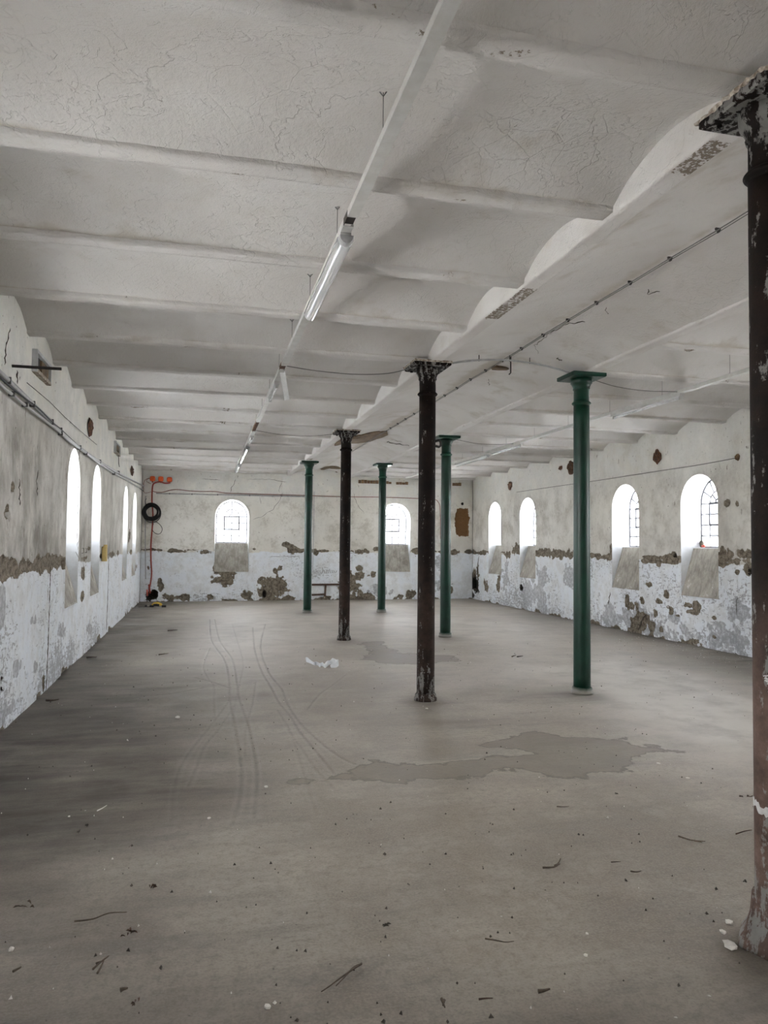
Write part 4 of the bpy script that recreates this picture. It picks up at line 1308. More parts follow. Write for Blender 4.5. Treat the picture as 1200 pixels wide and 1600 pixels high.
def bent_patch(pts_px, name, mat, drop=0.012):
    """thin ragged piece that follows the curve of the middle vault"""
    poly = [hit(a, b, 2, 3.60)[:2] for a, b in pts_px]
    out = []
    for k in range(len(pts_px)):
        x, y = poly[k]
        for it in range(4):      # settle on the vault surface
            t = min(max((x - XB - GW) / (XG - XB - 2 * GW), 0), 1)
            z = ZC + 0.175 * (1 - (2 * t - 1) ** 2) ** 0.95 - drop
            x, y = hit(pts_px[k][0], pts_px[k][1], 2, z)[:2]
        out.append((x, y, z))
    out = spline(out + [out[0]], 3)[:-1]
    n = len(out)
    rr = random.Random(n)
    out = [(a[0] + 0.035 * (rr.random() - 0.5), a[1] + 0.22 * (rr.random() - 0.5), a[2]) for a in out]
    c = tuple(sum(v[i] for v in out) / n for i in range(3))
    off = Vector(ceiling.location)
    vs = [Vector(v) - off for v in out] + [Vector((v[0], v[1], v[2] + 0.05)) - off for v in out] + [Vector(c) - off]
    fs = [(k, (k + 1) % n, 2 * n) for k in range(n)] + [((k + 1) % n, k, n + k, n + (k + 1) % n) for k in range(n)]
    o = MB().add(vs, fs).build(name, mat, ceiling)
    return o


o = bent_patch([(552, 683), (575, 678), (598, 674), (606, 679), (590, 686), (570, 692), (540, 693), (520, 698), (532, 688)], 'exposed_board', M['wood'])
o['label'] = 'bare brown boarding where vault plaster has fallen'
o = bent_patch([(501, 733), (512, 729), (531, 730), (531, 733), (512, 732), (503, 735)], 'exposed_board', M['wood'], 0.008)
o = bent_patch([(514, 737), (531, 739), (531, 742), (513, 740)], 'exposed_board', M['wood'], 0.008)

# ================================================================== END WALL
def brick_row(px0, px1, py0, py1, n):
    s0, z0 = wall_pt('back', px0, py1); s1, z1 = wall_pt('back', px1, py0)
    rr = random.Random(n)
    me0 = None
    for k in range(n):
        a = s0 + (s1 - s0) * k / n
        b = MB()
        wdt = (s1 - s0) / n - 0.014
        hgt = (z1 - z0) * (0.75 + 0.25 * rr.random())
        b.box((a + wdt / 2, YB + 0.005 - 0.012 * rr.random(), z0 + hgt / 2), (wdt, 0.06, hgt))
        b.build('brick', M['brick'], wall_back)


brick_row(560, 592, 750, 755, 7)
brick_row(603, 612, 752, 756, 2)
brick_row(619, 638, 753, 757, 4)
brick_row(707, 721, 754, 759, 3)

# sockets
for k, (a, b, lab) in enumerate(((238.5, 748, 'left one of three orange sockets high on the end wall'), (251.5, 748.5, 'middle one of three orange sockets high on the end wall'), (265, 749.5, 'right one of three orange sockets high on the end wall'))):
    s, z = wall_pt('back', a, b)
    rt = empty('wall_socket', (s, YB, z))
    tag(rt, lab, 'socket', 'orange sockets on the end wall')
    N = 20
    def rr_(r, sq):
        out = []
        for j in range(N):
            t = 2 * PI * j / N; c_, s_ = math.cos(t), math.sin(t); q = (abs(c_) ** sq + abs(s_) ** sq) ** (-1 / sq)
            out.append((r * q * c_, r * q * s_))
        return out
    def stack(levels, name, mat):
        vs = []; fs = []
        for (r, y, sq) in levels:
            vs += [(p_[0], y, p_[1]) for p_ in rr_(r, sq)]
        for l in range(len(levels) - 1):
            fs += [(l * N + j, l * N + (j + 1) % N, (l + 1) * N + (j + 1) % N, (l + 1) * N + j) for j in range(N)]
        fs.append(tuple((len(levels) - 1) * N + j for j in range(N)))
        MB().add(vs, fs).build(name, mat, rt)
    stack([(0.066, 0.01, 4), (0.068, -0.03, 4), (0.062, -0.040, 4)], 'box', M['orange'])
    stack([(0.054, -0.038, 2), (0.054, -0.058, 2), (0.046, -0.062, 2)], 'lid', M['orange'])
    MB().lathe([(0.016, -0.105), (0.018, -0.085), (0.018, -0.06)], 10, (0, -0.02, 0)).build('cable_gland', M['red'], rt)

wb_ = lambda a, b, o=0.02: wp('back', a, b, o)
rc = empty('supply_cable', wb_(237, 930, 0.0))
tag(rc, 'thick red cable running from the orange sockets down to the floor', 'cable')
off = Vector(rc.location)
def sub(pts, r, name, mat, par, n=6, sp=5):
    return MB().tube([Vector(p) - off for p in spline(pts, sp)], r, n).build(name, mat, par, True)
sub([wb_(265, 752.5, .038), wb_(263.5, 755, .038), wb_(257, 755, .036), wb_(251, 753, .036), wb_(244, 754, .036), wb_(239.5, 757, .036), wb_(238, 765, .036), wb_(237.5, 780, .036), wb_(238, 790, .036), wb_(239, 805, .036), wb_(238, 825, .036), wb_(236, 850, .036), wb_(236, 875, .036), wb_(237, 895, .036), wb_(235.5, 910, .036), wb_(233.5, 920, .036), wb_(234, 927, .036)], 0.019, 'cable', M['red'], rc)
sub([wb_(233, 913, .036), wb_(234.5, 927, .038)], 0.026, 'sleeve', M['red'], rc)
sub([wb_(230, 921, .036), wb_(230.5, 931, .036)], 0.024, 'sleeve', M['red'], rc)
sub([wb_(251.5, 752.5, .038), wb_(251, 753.5, .036)], 0.012, 'branch', M['red'], rc)

wire('surface_cable', [wb_(236, 747, .03), wb_(230, 749, .02), wb_(230, 753, .02), wb_(236, 756, .02)], 0.006, M['dull_red'], 'small looped cable beside the left orange socket', 'cable')
wire('surface_cable', [wb_(234, 747, .03), wb_(227, 750, .02), wb_(224.5, 757, .02), wb_(224.5, 766, .02), wb_(226, 770, .015), wb_(231, 770, .015), wb_(236, 768.5, .02)], 0.006, M['dull_red'], 'thin cable curving from the left orange socket into the corner', 'cable')
wire('surface_cable', [wb_(239, 767.5, .02), wb_(244, 769, .015), wb_(255, 769, .015), wb_(266, 766, .015), wb_(277, 765, .015), wb_(295, 767, .015), (*wb_(315, 768, .015),), wb_(335, 768, .015), wb_(355, 770.5, .015), wb_(400, 772, .015), wb_(470, 774, .015), wb_(530, 776, .015), wb_(600, 777, .015), wb_(655, 779, .015), wb_(678, 780.5, .015), wb_(684, 784, .015), wb_(687, 792, .015), wb_(688, 815, .015), wb_(688, 842, .012)], 0.0095, M['dull_red'], 'long faded red cable running across the end wall above the windows', 'cable')
cp = empty('wall_conduit', wb_(244, 771.5, .012))
tag(cp, 'straight grey conduit under the red cable on the end wall', 'conduit')
off = Vector(cp.location)
sub([wb_(244, 771, .012), wb_(360, 773.5, .012), wb_(476, 776, .012)], 0.014, 'pipe', M['grey_metal'], cp, 8, 2)
for a, b in ((265, 771.4), (300, 772.3), (340, 773.1), (390, 774.2), (440, 775.2)):
    v = Vector(wb_(a, b, .012)) - off
    MB().box(v, (0.02, 0.036, 0.04)).build('clip', M['dark_grey'], cp)
wire('surface_cable', [wb_(491, 768, .012), wb_(490.5, 800, .012), wb_(489.5, 850, .012), wb_(488, 905, .012)], 0.008, M['grey_metal'], 'pale vertical conduit on the end wall behind the far green column', 'conduit')
wire('surface_cable', [wb_(227.5, 775, .02), wb_(227, 800, .02), wb_(227, 850, .02), wb_(227.5, 905, .02)], 0.013, M['grey_metal'], 'vertical grey pipe in the far left corner', 'pipe')

# coil of black cable
cx, cz = wall_pt('back', 237, 800.5)
coil = empty('cable_coil', (cx, YB - 0.07, cz))
tag(coil, 'round coil of black cable hanging on the end wall', 'cable')
rnd = random.Random(3)
cm_ = MB()
for k in range(15):
    r = 0.142 + 0.088 * rnd.random(); dx, dz = 0.012 * (rnd.random() - .5), 0.02 * (rnd.random() - .5); yy = -0.055 + 0.06 * rnd.random()
    if k > 12:
        r = 0.235; dx = 0.015; dz = -0.02 * (k - 12)
    N = 40
    ph = rnd.random() * 6
    pts = [(dx + (r + 0.008 * math.sin(3 * t + ph)) * math.cos(t), yy + 0.012 * math.sin(2 * t + ph), dz + (r + 0.008 * math.sin(2 * t + ph)) * math.sin(t)) for t in [2 * PI * j / N for j in range(N + 1)]]
    cm_.tube(pts, 0.0125 if k <= 12 else 0.006, 6, False)
cm_.build('windings', M['black'], coil, True)
off = Vector(coil.location)
sub([wb_(229, 779, .03), wb_(227, 783, .04), wb_(228.5, 788, .05), wb_(232, 792, .05)], 0.008, 'lead', M['black'], coil)
sub([wb_(240, 815, .05), wb_(245, 816, .04), wb_(251, 821, .03), wb_(253.5, 827, .03), wb_(251, 833, .03), wb_(246, 834.5, .03), wb_(240, 831, .03), wb_(238, 825, .04), wb_(240, 818, .05)], 0.0075, 'loose_loop', M['black'], coil)
MB().tube([(0, 0.060, 0.20), (0, -0.09, 0.20), (0, -0.095, 0.225)], 0.008, 6).build('nail', M['black_iron'], coil)

# low pipe frame on the end wall between the columns
pf = empty('pipe_frame', wb_(508, 933, 0.0))
tag(pf, 'low dark brown frame of boards against the end wall between two columns', 'frame')
off = Vector(pf.location)
for (a, b, nm) in (((487, 913.5), (533, 913), 'top_rail'), ((508.5, 914), (507.5, 932), 'post'), ((487, 929.5), (507, 928.5), 'lower_rail')):
    MB().bar(Vector(wb_(*a, 0.03)) - off, Vector(wb_(*b, 0.03)) - off, 0.05, 0.045, (0, 1, 0)).build(nm, M['leaf'], pf)

# faint handwriting on the end wall
s0, z0 = wall_pt('back', 489, 894); s1, z1 = wall_pt('back', 527, 893)
pts = []
for k in range(160):
    t = k / 159
    pts.append((s0 + (s1 - s0) * t + 0.025 * math.sin(t * 75), YB - 0.006, z0 + (z1 - z0) * t + 0.055 * math.sin(t * 95 + 2 * math.sin(t * 13)) * (1.2 - 0.7 * t)))
hw_ = MB().tube(pts, 0.0045, 4, False).build('faint_handwriting', M['pencil'], wall_back)

# ------------------------------------------------------------------ cracks
def crack(wall, par, pts, wd, jit=2.2, sd=1):
    rr = random.Random(sd)
    P = []
    for k in range(len(pts) - 1):
        (xa, ya), (xb, yb) = pts[k], pts[k + 1]
        n = max(2, int(math.hypot(xb - xa, yb - ya) / 3.5))
        for j in range(n):
            t = j / n
            P.append((xa + (xb - xa) * t + jit * (rr.random() - .5), ya + (yb - ya) * t + jit * 0.5 * (rr.random() - .5)))
    P.append(pts[-1])
    mb = MB()
    Q = [Vector(wp(wall, a, b, 0.001)) for a, b in P]
    m = MB()
    rs = [wd * (0.35 + 0.65 * rr.random()) for _ in Q]; rs[0] = rs[-1] = 0.001
    m.tube(Q, rs, 4, False)
    return m.build('crack', M['crack'], par)


CR = [('back', wall_back, [(368, 748), (366, 756), (361, 762), (360, 770)], 0.010), ('back', wall_back, [(441, 752), (436, 764), (437, 770)], 0.008), ('back', wall_back, [(441, 770), (436, 783), (425, 797), (408, 808), (395, 812)], 0.006),
      ('back', wall_back, [(385, 749), (420, 749), (448, 753)], 0.006), ('back', wall_back, [(553, 770), (556, 785), (565, 797), (569, 803)], 0.006), ('back', wall_back, [(405, 776), (408, 788)], 0.006),
      ('back', wall_back, [(315, 748), (345, 750)], 0.006), ('back', wall_back, [(559, 757), (561, 763)], 0.008), ('back', wall_back, [(420, 870), (470, 869)], 0.006),
      ('left', wall_left, [(79, 884), (77, 950), (75, 1010), (72, 1078)], 0.0055), ('left', wall_left, [(170, 868), (168, 940), (166, 985)], 0.005), ('left', wall_left, [(124, 700), (122, 780), (121, 860)], 0.004),
      ('left', wall_left, [(16, 513), (10, 540), (7, 570)], 0.006), ('left', wall_left, [(27, 578), (27, 600)], 0.008),
      ('left', wall_left, [(127, 857), (130.5, 856.5), (130.5, 864), (127, 864.5)], 0.006), ('left', wall_left, [(132, 857), (135, 857), (135, 863.5), (132, 863)], 0.006), ('left', wall_left, [(118, 862), (121, 868), (123, 872)], 0.006), ('left', wall_left, [(30, 748), (31, 790)], 0.005), ('left', wall_left, [(60, 735), (57, 752), (58, 775)], 0.005),
      ('right', wall_right, [(748, 868), (747, 885), (746, 900)], 0.016), ('right', wall_right, [(735, 716), (733, 735)], 0.012), ('right', wall_right, [(954, 925), (950, 945)], 0.010),
      ('right', wall_right, [(1010, 960), (1001, 972), (998, 985)], 0.012), ('right', wall_right, [(1150, 960), (1152, 935), (1168, 930)], 0.005)]
for k, (wl_, par, pts, wd) in enumerate(CR):
    crack(wl_, par, pts, wd, 0.4 if wl_ == 'left' and pts[0][1] > 800 else 2.2, k)

# cracks and flaking lips on the ceiling
def ccrack(pts, z, wd, sd):
    rr = random.Random(sd)
    Q = []
    for k in range(len(pts) - 1):
        a = np.array(pts[k]); b = np.array(pts[k + 1])
        for j in range(5):
            p_ = a + (b - a) * j / 5 + np.array([rr.random() - .5, rr.random() - .5]) * 3.0
            Q.append(p_)
    Q.append(np.array(pts[-1]))
    off = Vector(ceiling.location); P3 = []
    for p_ in Q:
        zz = z
        for it in range(5):
            h = hit(p_[0], p_[1], 2, zz)
            if XB < h[0] < XG:
                t = (h[0] - XB - GW) / (XG - XB - 2 * GW); t = min(max(t, 0), 1)
                zz = ZC + 0.175 * (1 - (2 * t - 1) ** 2) ** 0.95
                zz += 0.024 * (float(fbm(np.array([h[0] * 0.8]), np.array([h[1] * 0.8]), 3, 111)[0]) - 0.5)
            else:
                t = ((h[1] - BEAM0) / BEAMS) % 1.0
                zz = ZC + 0.030 + 0.150 * (1 - (2 * t - 1) ** 2) ** 0.92
        P3.append(Vector(hit(p_[0], p_[1], 2, zz - 0.003)) - off)
    MB().tube(P3, [wd * (0.3 + 0.7 * rr.random()) for _ in P3], 4, False).build('crack', M['crack'], ceiling)


CCR = [([(1030, 455), (1012, 460), (1013, 452)], 3.6, 0.004), ([(915, 502), (885, 507), (860, 520)], 3.6, 0.006), ([(860, 520), (842, 535), (834, 540)], 3.6, 0.004), ([(948, 480), (946, 487), (951, 490)], 3.6, 0.003),
       ([(836, 541), (841, 552)], 3.6, 0.003), ([(763, 592), (764, 602)], 3.6, 0.004), ([(604, 690), (620, 693), (640, 697)], 3.6, 0.010), ([(612, 688), (628, 690)], 3.6, 0.006), ([(164, 70), (185, 93), (195, 90)], 3.6, 0.003), ([(90, 85), (65, 115)], 3.6, 0.002),
       ([(650, 322), (680, 326)], 3.6, 0.003), ([(615, 338), (640, 330)], 3.6, 0.003), ([(870, 560), (878, 563)], 3.6, 0.010)]
for k, (a, z, wd) in enumerate(CCR):
    ccrack(a, z, wd, k)

# ================================================================== LEFT WALL SERVICES
def wl(a, b, o=0.03):
    return wp('left', a, b, o)


def left_run(name, pts, r, mat, label, clips, cat):
    rt = empty(name, wl(pts[0][0], pts[0][1], 0.03))
    tag(rt, label, cat)
    of = Vector(rt.location)
    P = [Vector(wl(a, b, 0.03)) - of for a, b in pts]
    MB().tube(spline(P, 5), r, 8).build('pipe', mat, rt, True)
    for (a, b) in clips:
        v = Vector(wl(a, b, 0.03)) - of
        MB().box(v, (0.05, 0.014, 2 * r + 0.014)).build('clip', M['dark_grey'], rt)
    return rt


left_run('wall_conduit', [(-60, 535), (-20, 570), (0, 588), (50, 635), (75, 659), (100, 683), (125, 703), (150, 720), (175, 735), (200, 748), (224, 760)], 0.021, M['grey_metal'], 'thicker upper grey pipe sloping along the left wall', [(6, 594), (45, 631), (75, 659), (89, 672), (120, 699), (152, 721), (182, 738)], 'pipe')
left_run('wall_conduit', [(-60, 553), (-20, 586), (0, 605), (30, 630), (60, 653), (85, 672), (105, 690), (120, 700), (145, 719), (170, 736), (195, 750), (222, 766)], 0.014, M['grey_metal'], 'thinner lower grey pipe on the left wall', [(12, 615), (33, 632), (90, 677), (130, 708), (175, 740)], 'pipe')
tag(MB().tube(spline([wl(-40, 560, .045), wl(0, 597, .04), wl(20, 612, .03), wl(50, 636, .045), (*wl(75, 660, .045),), wl(88, 671, .05), wl(110, 690, .04), wl(150, 722, .03), wl(200, 752, .03), wl(226, 770, .03)], 6), 0.008, 6).build('surface_cable', M['black'], None, True), 'black cable clipped between the two pipes on the left wall', 'cable')
o = tag(MB().tube([wl(40, 598, .012), wl(75, 627, .012), wl(100, 652, .012), wl(125, 674, .012), wl(150, 695, .012)], 0.004, 5).build('surface_wire', M['wire'], None, True), 'thin wire with nails above the pipes on the left wall', 'wire')
p0 = wl(22, 572, 0.0)
tag(MB().tube([(p0[0] - 0.05, p0[1], p0[2]), (p0[0] + 0.375, p0[1], p0[2] + 0.0)], 0.013, 8).build('iron_rod', M['black_iron']), 'black iron rod sticking out of the left wall near the ceiling', 'rod')


def vent(pa, pb, label, wired):
    s0, z1 = wall_pt('left', *pa); s1, z0 = wall_pt('left', *pb)
    rt = empty('wall_vent', (XL, (s0 + s1) / 2, z0))
    tag(rt, label, 'vent')
    L, H = s1 - s0, z1 - z0
    of = 0.022
    MB().box((-0.012, 0, H / 2), (0.02, L, H)).build('recess_back', M['black_iron'], rt)
    MB().box((0.008, L * 0.18, H * 0.42), (0.02, L * 0.5, H * 0.84)).build('board', M['wood'], rt)
    for (c, d) in (((of / 2, -L / 2, H / 2), (0.05, 0.035, H + 0.03)), ((of / 2, L / 2, H / 2), (0.05, 0.03, H)), ((of / 2, 0, H), (0.05, L, 0.03)), ((of / 2, 0, 0), (0.05, L, 0.035))):
        b = MB().box(c, d)
        b.build('frame_side', M['mortar'] if d[1] == L and c[2] == 0 else M['reveal'], rt)
    if wired:
        MB().tube([(0.03, 0, 0.05), (0.03, 0.1, -0.08), (0.025, 0.18, -0.16), (0.03, 0.25, -0.22)], 0.006, 5).build('loose_wire', M['black_iron'], rt)


vent((53, 548), (74, 600), 'broken square vent with brown board near the ceiling, left wall', False)
vent((179, 690), (185, 712), 'farther small vent hole with a loose wire, left wall', True)


def anchor(wall, px, py, rx, ry, label, mat=None):
    s, z = wall_pt(wall, px, py)
    sa, _ = wall_pt(wall, px - rx, py); sb, _ = wall_pt(wall, px + rx, py)
    _, za = wall_pt(wall, px, py - ry); _, zb = wall_pt(wall, px, py + ry)
    rs, rz = abs(sb - sa) / 2, abs(za - zb) / 2
    rr = random.Random(int(px))
    vs = []; N = 16
    for lvl, (k, dpt) in enumerate(((1.12, -0.004), (1.0, 0.012), (0.75, 0.028), (0.35, 0.018))):
        for j in range(N):
            t = 2 * PI * j / N; f = k * (1 + 0.5 * (rr.random() - .5))
            vs.append(Vector(W3(wall, s + rs * f * math.cos(t), -dpt * (0.6 + 0.8 * rr.random()) if lvl else 0.004, z + rz * f * math.sin(t))) - Vector(W3(wall, s, 0, z)))
    fs = [(l * N + j, l * N + (j + 1) % N, (l + 1) * N + (j + 1) % N, (l + 1) * N + j) for l in range(3) for j in range(N)] + [tuple(3 * N + j for j in range(N))]
    o = MB().add(vs, fs).build('anchor_plate', mat or M['rustplate'], None, False, W3(wall, s, 0, z))
    return tag(o, label, 'anchor', 'rusty anchors high on the side walls')


anchor('left', 140.5, 667, 2.4, 12.5, 'nearer rust-orange anchor above the left wall windows')
anchor('left', 206, 736, 1.5, 6.5, 'farther rust-orange anchor above the left wall windows')
anchor('right', 1027, 713.5, 5.2, 9.5, 'oval rusty anchor high on the right wall, nearest of three')
anchor('right', 892, 731, 5.0, 9.5, 'rusty anchor on the right wall beside the large green column')
anchor('right', 876, 731, 2.2, 3.2, 'small rusty stub left of the anchor by the green column')
anchor('right', 797, 758.5, 2.6, 6, 'small rusty anchor between the two far right windows')
anchor('right', 1152.5, 714.5, 2.8, 4.5, 'small round rusty stub high on the right wall near the front column', M['brick'])
tag(MB().tube(spline([wp('right', 1150, 716, .012), wp('right', 1090, 727, .012), wp('right', 1030, 736, .012), wp('right', 940, 750, .012), wp('right', 870, 760, .012), wp('right', 808, 769, .012)], 4), 0.006, 5).build('surface_wire', M['wire'], None, True), 'thin grey wire along the right wall above the windows', 'wire')

# small things on the sills
def lump(name, loc, d, mat, label, cat, sd=1, rough=0.18, group=None, parent=None, nseg=7, nring=5):
    rr = random.Random(sd)
    vs = []; fs = []
    for i in range(nring + 1):
        a = PI * i / nring
        for j in range(nseg):
            t = 2 * PI * j / nseg; f = 1 + rough * 2 * (rr.random() - .5)
            vs.append((d[0] / 2 * f * math.sin(a) * math.cos(t), d[1] / 2 * f * math.sin(a) * math.sin(t), d[2] / 2 * (1 - math.cos(a))))
    for i in range(nring):
        for j in range(nseg):
            fs.append((i * nseg + j, i * nseg + (j + 1) % nseg, (i + 1) * nseg + (j + 1) % nseg, (i + 1) * nseg + j))
    o = MB().add(vs, fs).build(name, mat, parent, False, loc)
    if label:
        tag(o, label, cat, group)
    return o


s, z = wall_pt('left', 160, 877)
fo = MB()
fo.box((0.035, 0, 0.12), (0.07, 0.13, 0.24)).box((0.045, 0.02, 0.255), (0.05, 0.07, 0.03))
tag(fo.build('foam_strip', M['foam'], None, False, (XL - 0.004, s, z)), 'yellow foam strip stuck beside the second left window', 'foam')
lump('red_scrap', W3('right', 10.55, 0.30, ZSILL + 0.004), (0.06, 0.09, 0.05), M['red'], 'small red scrap on the ledge of the nearest right window', 'scrap', 4)
lump('rubble_lump', W3('right', 10.64, 0.33, ZSILL + 0.004), (0.07, 0.10, 0.12), M['dirt'], 'dark lump in the corner of the nearest right window ledge', 'rubble', 5)

# ================================================================== FLOOR THINGS
# hand tool near the far left corner
tl_ = empty('power_tool', tuple(fl(236, 949)))
tag(tl_, 'black and yellow hand tool lying on the floor in the far left corner', 'tool')
MB().box((-0.14, 0.0, 0.018), (0.30, 0.07, 0.012)).build('blade', M['black_iron'], tl_)
b = MB().box((-0.12, 0.0, 0.040), (0.05, 0.05, 0.03)).box((0.02, 0, 0.03), (0.10, 0.09, 0.045))
b.build('gearbox', M['black'], tl_)
body = MB().tube([(0.02, 0, 0.05), (0.07, 0, 0.085), (0.15, 0, 0.09), (0.22, 0, 0.07), (0.25, 0, 0.05)], [0.025, 0.036, 0.038, 0.036, 0.026], 10)
body.build('yellow_housing', M['yellow'], tl_, True)
MB().tube([(0.06, -0.035, 0.055), (0.12, -0.045, 0.06), (0.19, -0.04, 0.05)], 0.030, 8).build('grip', M['black'], tl_, True)
MB().box((0.30, 0.0, 0.025), (0.10, 0.10, 0.05)).build('battery', M['black'], tl_)

# strip of crumpled white paper
path = [(478, 1034.5), (485, 1037), (491, 1040), (495, 1039.5), (499, 1042.5), (503, 1041), (507, 1043.5), (511, 1041.5), (515, 1039), (520, 1037.5), (526, 1038), (528.5, 1040.5), (525, 1043), (517, 1044)]
hts = [.045, .045, .03, .04, .03, .045, .035, .045, .05, .05, .055, .06, .04, .015]
P3 = spline([(*fl(a, b)[:2], h) for (a, b), h in zip(path, hts)], 4)
base = Vector((*fl(503, 1042)[:2], 0))
vs = []
for k, p in enumerate(P3):
    a = Vector(p) - base
    lean = 0.05 + 0.03 * math.sin(k * 0.55)
    vs += [(a.x, a.y - lean * 0.4, 0.006), (a.x + 0.004 * math.sin(k * 1.3), a.y + lean, 0.008 + a.z + 0.008 * math.sin(k * 0.9))]
fs = [(2 * k, 2 * k + 2, 2 * k + 3, 2 * k + 1) for k in range(len(P3) - 1)]
o = MB().add(vs, fs).build('paper_strip', M['paper'], None, False, tuple(base))
sm_ = o.modifiers.new('thickness', 'SOLIDIFY'); sm_.thickness = 0.003
tag(o, 'crumpled strip of white paper on the floor beyond the columns', 'paper')


def twig(main, branches, r, label, mat='twig', cat='twig', lift=0.006):
    base = Vector((*fl(*main[len(main) // 2])[:2], 0))
    mb = MB()
    rr = random.Random(int(main[0][0]))
    for ln in [main] + branches:
        P = [Vector((*fl(a, b)[:2], lift + r + 0.006 * rr.random())) - base for a, b in ln]
        P = spline(P, 4)
        mb.tube(P, [r * (1 - 0.6 * k / (len(P) - 1)) for k in range(len(P))], 5)
    o = mb.build('dry_twig' if cat == 'twig' else 'straw', M[mat], None, True, base)
    return tag(o, label, cat, 'twigs and stalks scattered on the floor')


twig([(848, 1361), (865, 1360), (875, 1355)], [[(867, 1358), (872, 1353), (876, 1346)]], 0.0055, 'forked dark twig on the floor right of centre')
twig([(565, 1512), (548, 1523), (530, 1535), (515, 1546), (502, 1555)], [[(565, 1512), (552, 1517), (540, 1530), (525, 1545)]], 0.004, 'long slanting split twig at the bottom of the picture')
twig([(116, 1445), (145, 1441), (170, 1432), (198, 1429)], [], 0.004, 'thin bent twig lying on the left foreground floor')
twig([(145, 1521), (158, 1509), (170, 1500)], [[(152, 1525), (158, 1514), (163, 1503)], [(150, 1512), (160, 1507)]], 0.0045, 'small crossed bundle of twigs in the left foreground')
twig([(152, 1271), (160, 1266), (167, 1261)], [], 0.004, 'short pale straw in the dark stain on the left', 'chip', 'straw')
twig([(1060, 1310), (1080, 1316), (1102, 1319)], [[(1085, 1317), (1097, 1321)]], 0.005, 'thin dark twig on the floor left of the nearest column')
twig([(758, 1471), (775, 1475), (790, 1477), (803, 1476)], [], 0.0035, 'brown curved stalk in the centre foreground')
twig([(841, 1557), (850, 1556), (859, 1553)], [], 0.008, 'short thick dark stick near the bottom edge')
twig([(690, 1567), (692, 1573), (695, 1580)], [[(694, 1570), (692, 1577)]], 0.006, 'small upright-lying dark twig at the bottom edge')
twig([(870, 1263), (880, 1264), (889, 1263)], [], 0.004, 'short dark splinter below the large damp patch')
twig([(955, 1351), (970, 1350)], [], 0.003, 'tiny straight stalk right of the forked twig')
twig([(985, 1365), (995, 1366), (1002, 1364)], [], 0.004, 'small brown stalk right of the straight stalk')
twig([(748, 1566), (760, 1567), (770, 1565)], [], 0.004, 'pale brown stalk left of the thick stick', 'leaf')
twig([(20, 1525), (30, 1519), (33, 1517)], [], 0.005, 'dark splinter at the far left of the foreground')
twig([(188, 1556), (193, 1554), (199, 1551)], [], 0.009, 'stubby dark stick in the left foreground below the bundle')
twig([(72, 1097), (82, 1097.5), (92, 1096.5)], [], 0.012, 'dark sliver of wood close to the left wall')
twig([(135, 1029.5), (143, 1029), (151, 1029)], [], 0.012, 'dark sliver of wood farther along the left wall')
twig([(248, 1025), (263, 1023)], [], 0.009, 'dark sliver on the floor left of the tracks')
twig([(262, 987), (277, 986)], [], 0.012, 'dark sliver on the floor near the far left window')
twig([(1185, 1240), (1175, 1247), (1168, 1248)], [], 0.005, 'thin stalk beside the nearest column', 'leaf')
twig([(1150, 1306), (1165, 1302), (1175, 1300)], [], 0.004, 'reddish stalk on the floor by the nearest column', 'leaf')
twig([(800, 1028), (806, 1026)], [], 0.010, 'dark splinter behind the second rusty column')
twig([(808, 1028), (817, 1027)], [], 0.010, 'longer dark splinter left of the large green column')


def leaves(px, py, n, rad, label, mat='leaf', sd=1):
    base = Vector((*fl(px, py)[:2], 0))
    rr = random.Random(sd)
    rt = empty('dead_leaf', tuple(base))
    tag(rt, label, 'leaf', 'dead leaves on the floor')
    for k in range(n):
        a = rr.random() * 6.28; L = 0.7 * rad * (0.7 + 0.6 * rr.random()); wdt = L * 0.35
        o_ = Vector((rad * (rr.random() - .5), rad * (rr.random() - .5), 0.006))
        d = Vector((math.cos(a), math.sin(a), 0)); s_ = Vector((-d.y, d.x, 0))
        h = 0.3 * L * rr.random() + 0.008
        pts = [o_, o_ + d * L * .35 + s_ * wdt / 2 + Vector((0, 0, h)), o_ + d * L * .7 + s_ * wdt * .4 + Vector((0, 0, h * .8)), o_ + d * L + Vector((0, 0, h * .3)), o_ + d * L * .7 - s_ * wdt * .4 + Vector((0, 0, h)), o_ + d * L * .35 - s_ * wdt / 2 + Vector((0, 0, h * .6)), o_ + d * L * .5 + Vector((0, 0, h * .2 + 0.002))]
        MB().add(pts, [(0, 1, 6), (1, 2, 6), (2, 3, 6), (3, 4, 6), (4, 5, 6), (5, 0, 6)]).build('blade', M[mat], rt)


leaves(602, 1448, 5, 0.028, 'small dark curled leaf in the centre foreground', 'dirt', 2)
leaves(235, 1390, 6, 0.030, 'reddish brown crumpled leaf in the left foreground', 'leaf', 3)
leaves(201, 1462, 7, 0.034, 'dry reddish leaf scrap below the bent twig', 'leaf', 4)
leaves(135, 1293, 3, 0.028, 'dark leaf scrap right of the pale straw', 'dirt', 5)
leaves(122, 1302, 4, 0.030, 'dark leaf scrap below the dark stain', 'dirt', 6)
leaves(978, 1379, 3, 0.024, 'dark leaf scrap on the floor right of centre', 'dirt', 7)
leaves(1170, 1382, 3, 0.024, 'dark leaf scrap left of the nearest column foot', 'dirt', 8)
leaves(1165, 1247, 3, 0.036, 'brown leaf lump beside the nearest column', 'leaf', 9)
leaves(799, 1338, 3, 0.020, 'tiny dark leaf above the centre foreground', 'dirt', 10)
leaves(964, 1243, 3, 0.024, 'dark leaf crumb below the right end of the damp patch', 'dirt', 11)
leaves(42, 1417, 4, 0.05, 'flattened straw-like leaf at the far left foreground', 'twig', 12)
leaves(214, 1571, 4, 0.026, 'dark reddish leaf crumb near the bottom left', 'leaf', 13)

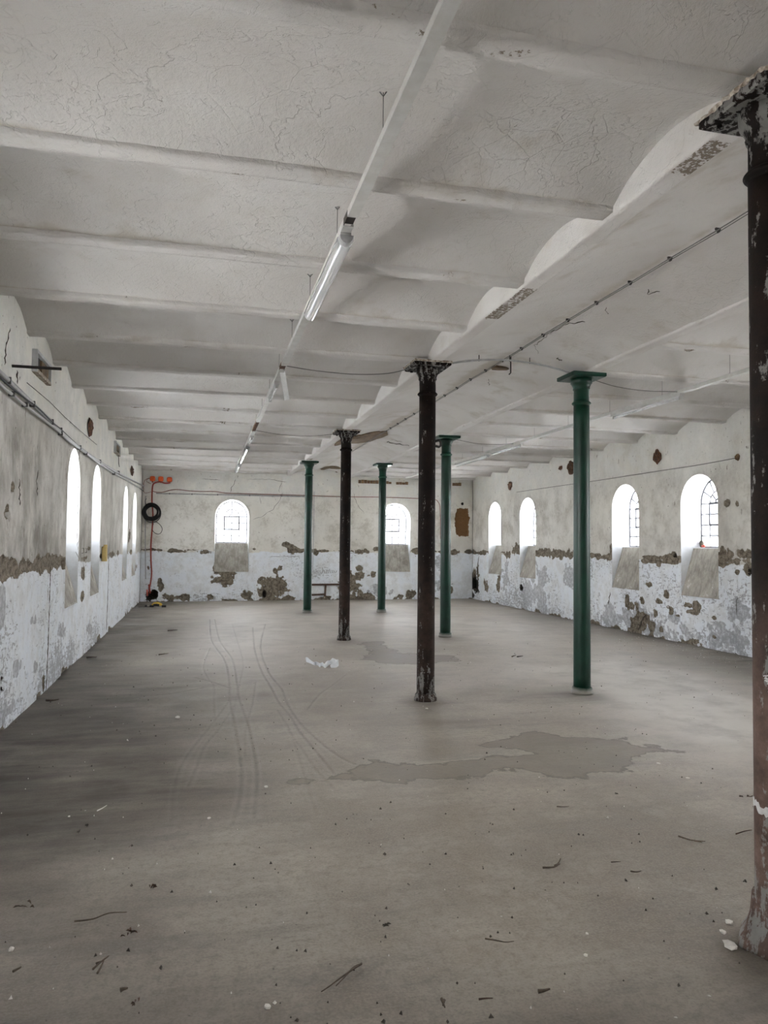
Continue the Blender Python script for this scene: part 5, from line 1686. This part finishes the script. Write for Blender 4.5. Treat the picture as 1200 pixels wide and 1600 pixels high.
for k, (a, b, d, lab) in enumerate(((416, 1230, .028, 'white plaster chip left of the damp patch'), (327, 1279, .022, 'flat white plaster chip on the floor left of centre'), (18, 1484, .026, 'white plaster chip at the left edge of the picture'), (418, 1574, .024, 'pale plaster chip at the bottom of the picture'),
                                   (1130, 1458, .030, 'white plaster chip left of the nearest column foot'), (1140, 1443, .034, 'flat white plaster crumbs above the chip by the nearest column'), (1075, 1217, .03, 'grey plaster chip right of the damp patch'), (1029, 1194, .03, 'small pale chip at the right end of the damp patch'),
                                   (1105, 1080, .045, 'white plaster chip in front of the right wall'), (278, 1122, .05, 'flat white scrap on the floor in front of the tracks'), (667, 1108, .035, 'pale chip at the foot of the second rusty column'), (915, 1493, .018, 'tiny white chip in the right foreground'), (775, 973, .05, 'small pinkish chip far across the floor'), (917, 1459, .014, 'tiny white chip in the centre right foreground'),
                                   (1140, 1480, .055, 'flat grey plaster lump against the nearest column foot'), (108, 1276, .016, 'white speck in the dark stain on the left'))):
    lump('plaster_chip', tuple(fl(a, b) + np.array([0, 0, -0.002])), (d, d * 1.2, d * 0.45), M['chip'], lab, 'chip', k + 30, 0.25, 'plaster chips on the floor', None, 6, 3)


def crumbs(name, n, mat, sd, smin, smax, label, bias):
    rr = random.Random(sd)
    mb = MB()
    for k in range(n):
        if bias and rr.random() < 0.45:
            x = XR - 0.05 - abs(rr.gauss(0, 0.5)); y = 6 + 9 * rr.random()
        else:
            y = 2.4 + 9 * rr.random() ** 1.6; x = XL + (XR - XL) * rr.random()
        if min(math.hypot(x - cx_, y - cy_) for cx_, cy_ in ((2.28, 2.55), (2.245, 7.29), (4.015, 7.29), (2.295, 12.05), (4.09, 12.15))) < 0.25:
            continue
        d = smin + (smax - smin) * rr.random() ** 2.5
        a = rr.random() * 3.1
        ps = []
        for t in (0, 2.1, 4.2):
            ps.append((x + d * math.cos(a + t) * (0.6 + 0.8 * rr.random()), y + d * math.sin(a + t) * (0.6 + 0.8 * rr.random()), 0.0))
        ps.append((x, y, d * 0.9 + 0.004))
        mb.add(ps, [(0, 1, 3), (1, 2, 3), (2, 0, 3)])
    o = mb.build(name, mat)
    return tag(o, label, 'crumbs', None, 'stuff')


crumbs('plaster_crumbs', 420, M['chip'], 21, 0.003, 0.010, 'tiny white plaster crumbs scattered over the floor', True)
crumbs('dirt_crumbs', 900, M['dirt'], 22, 0.003, 0.010, 'tiny dark specks of dirt scattered over the floor', False)
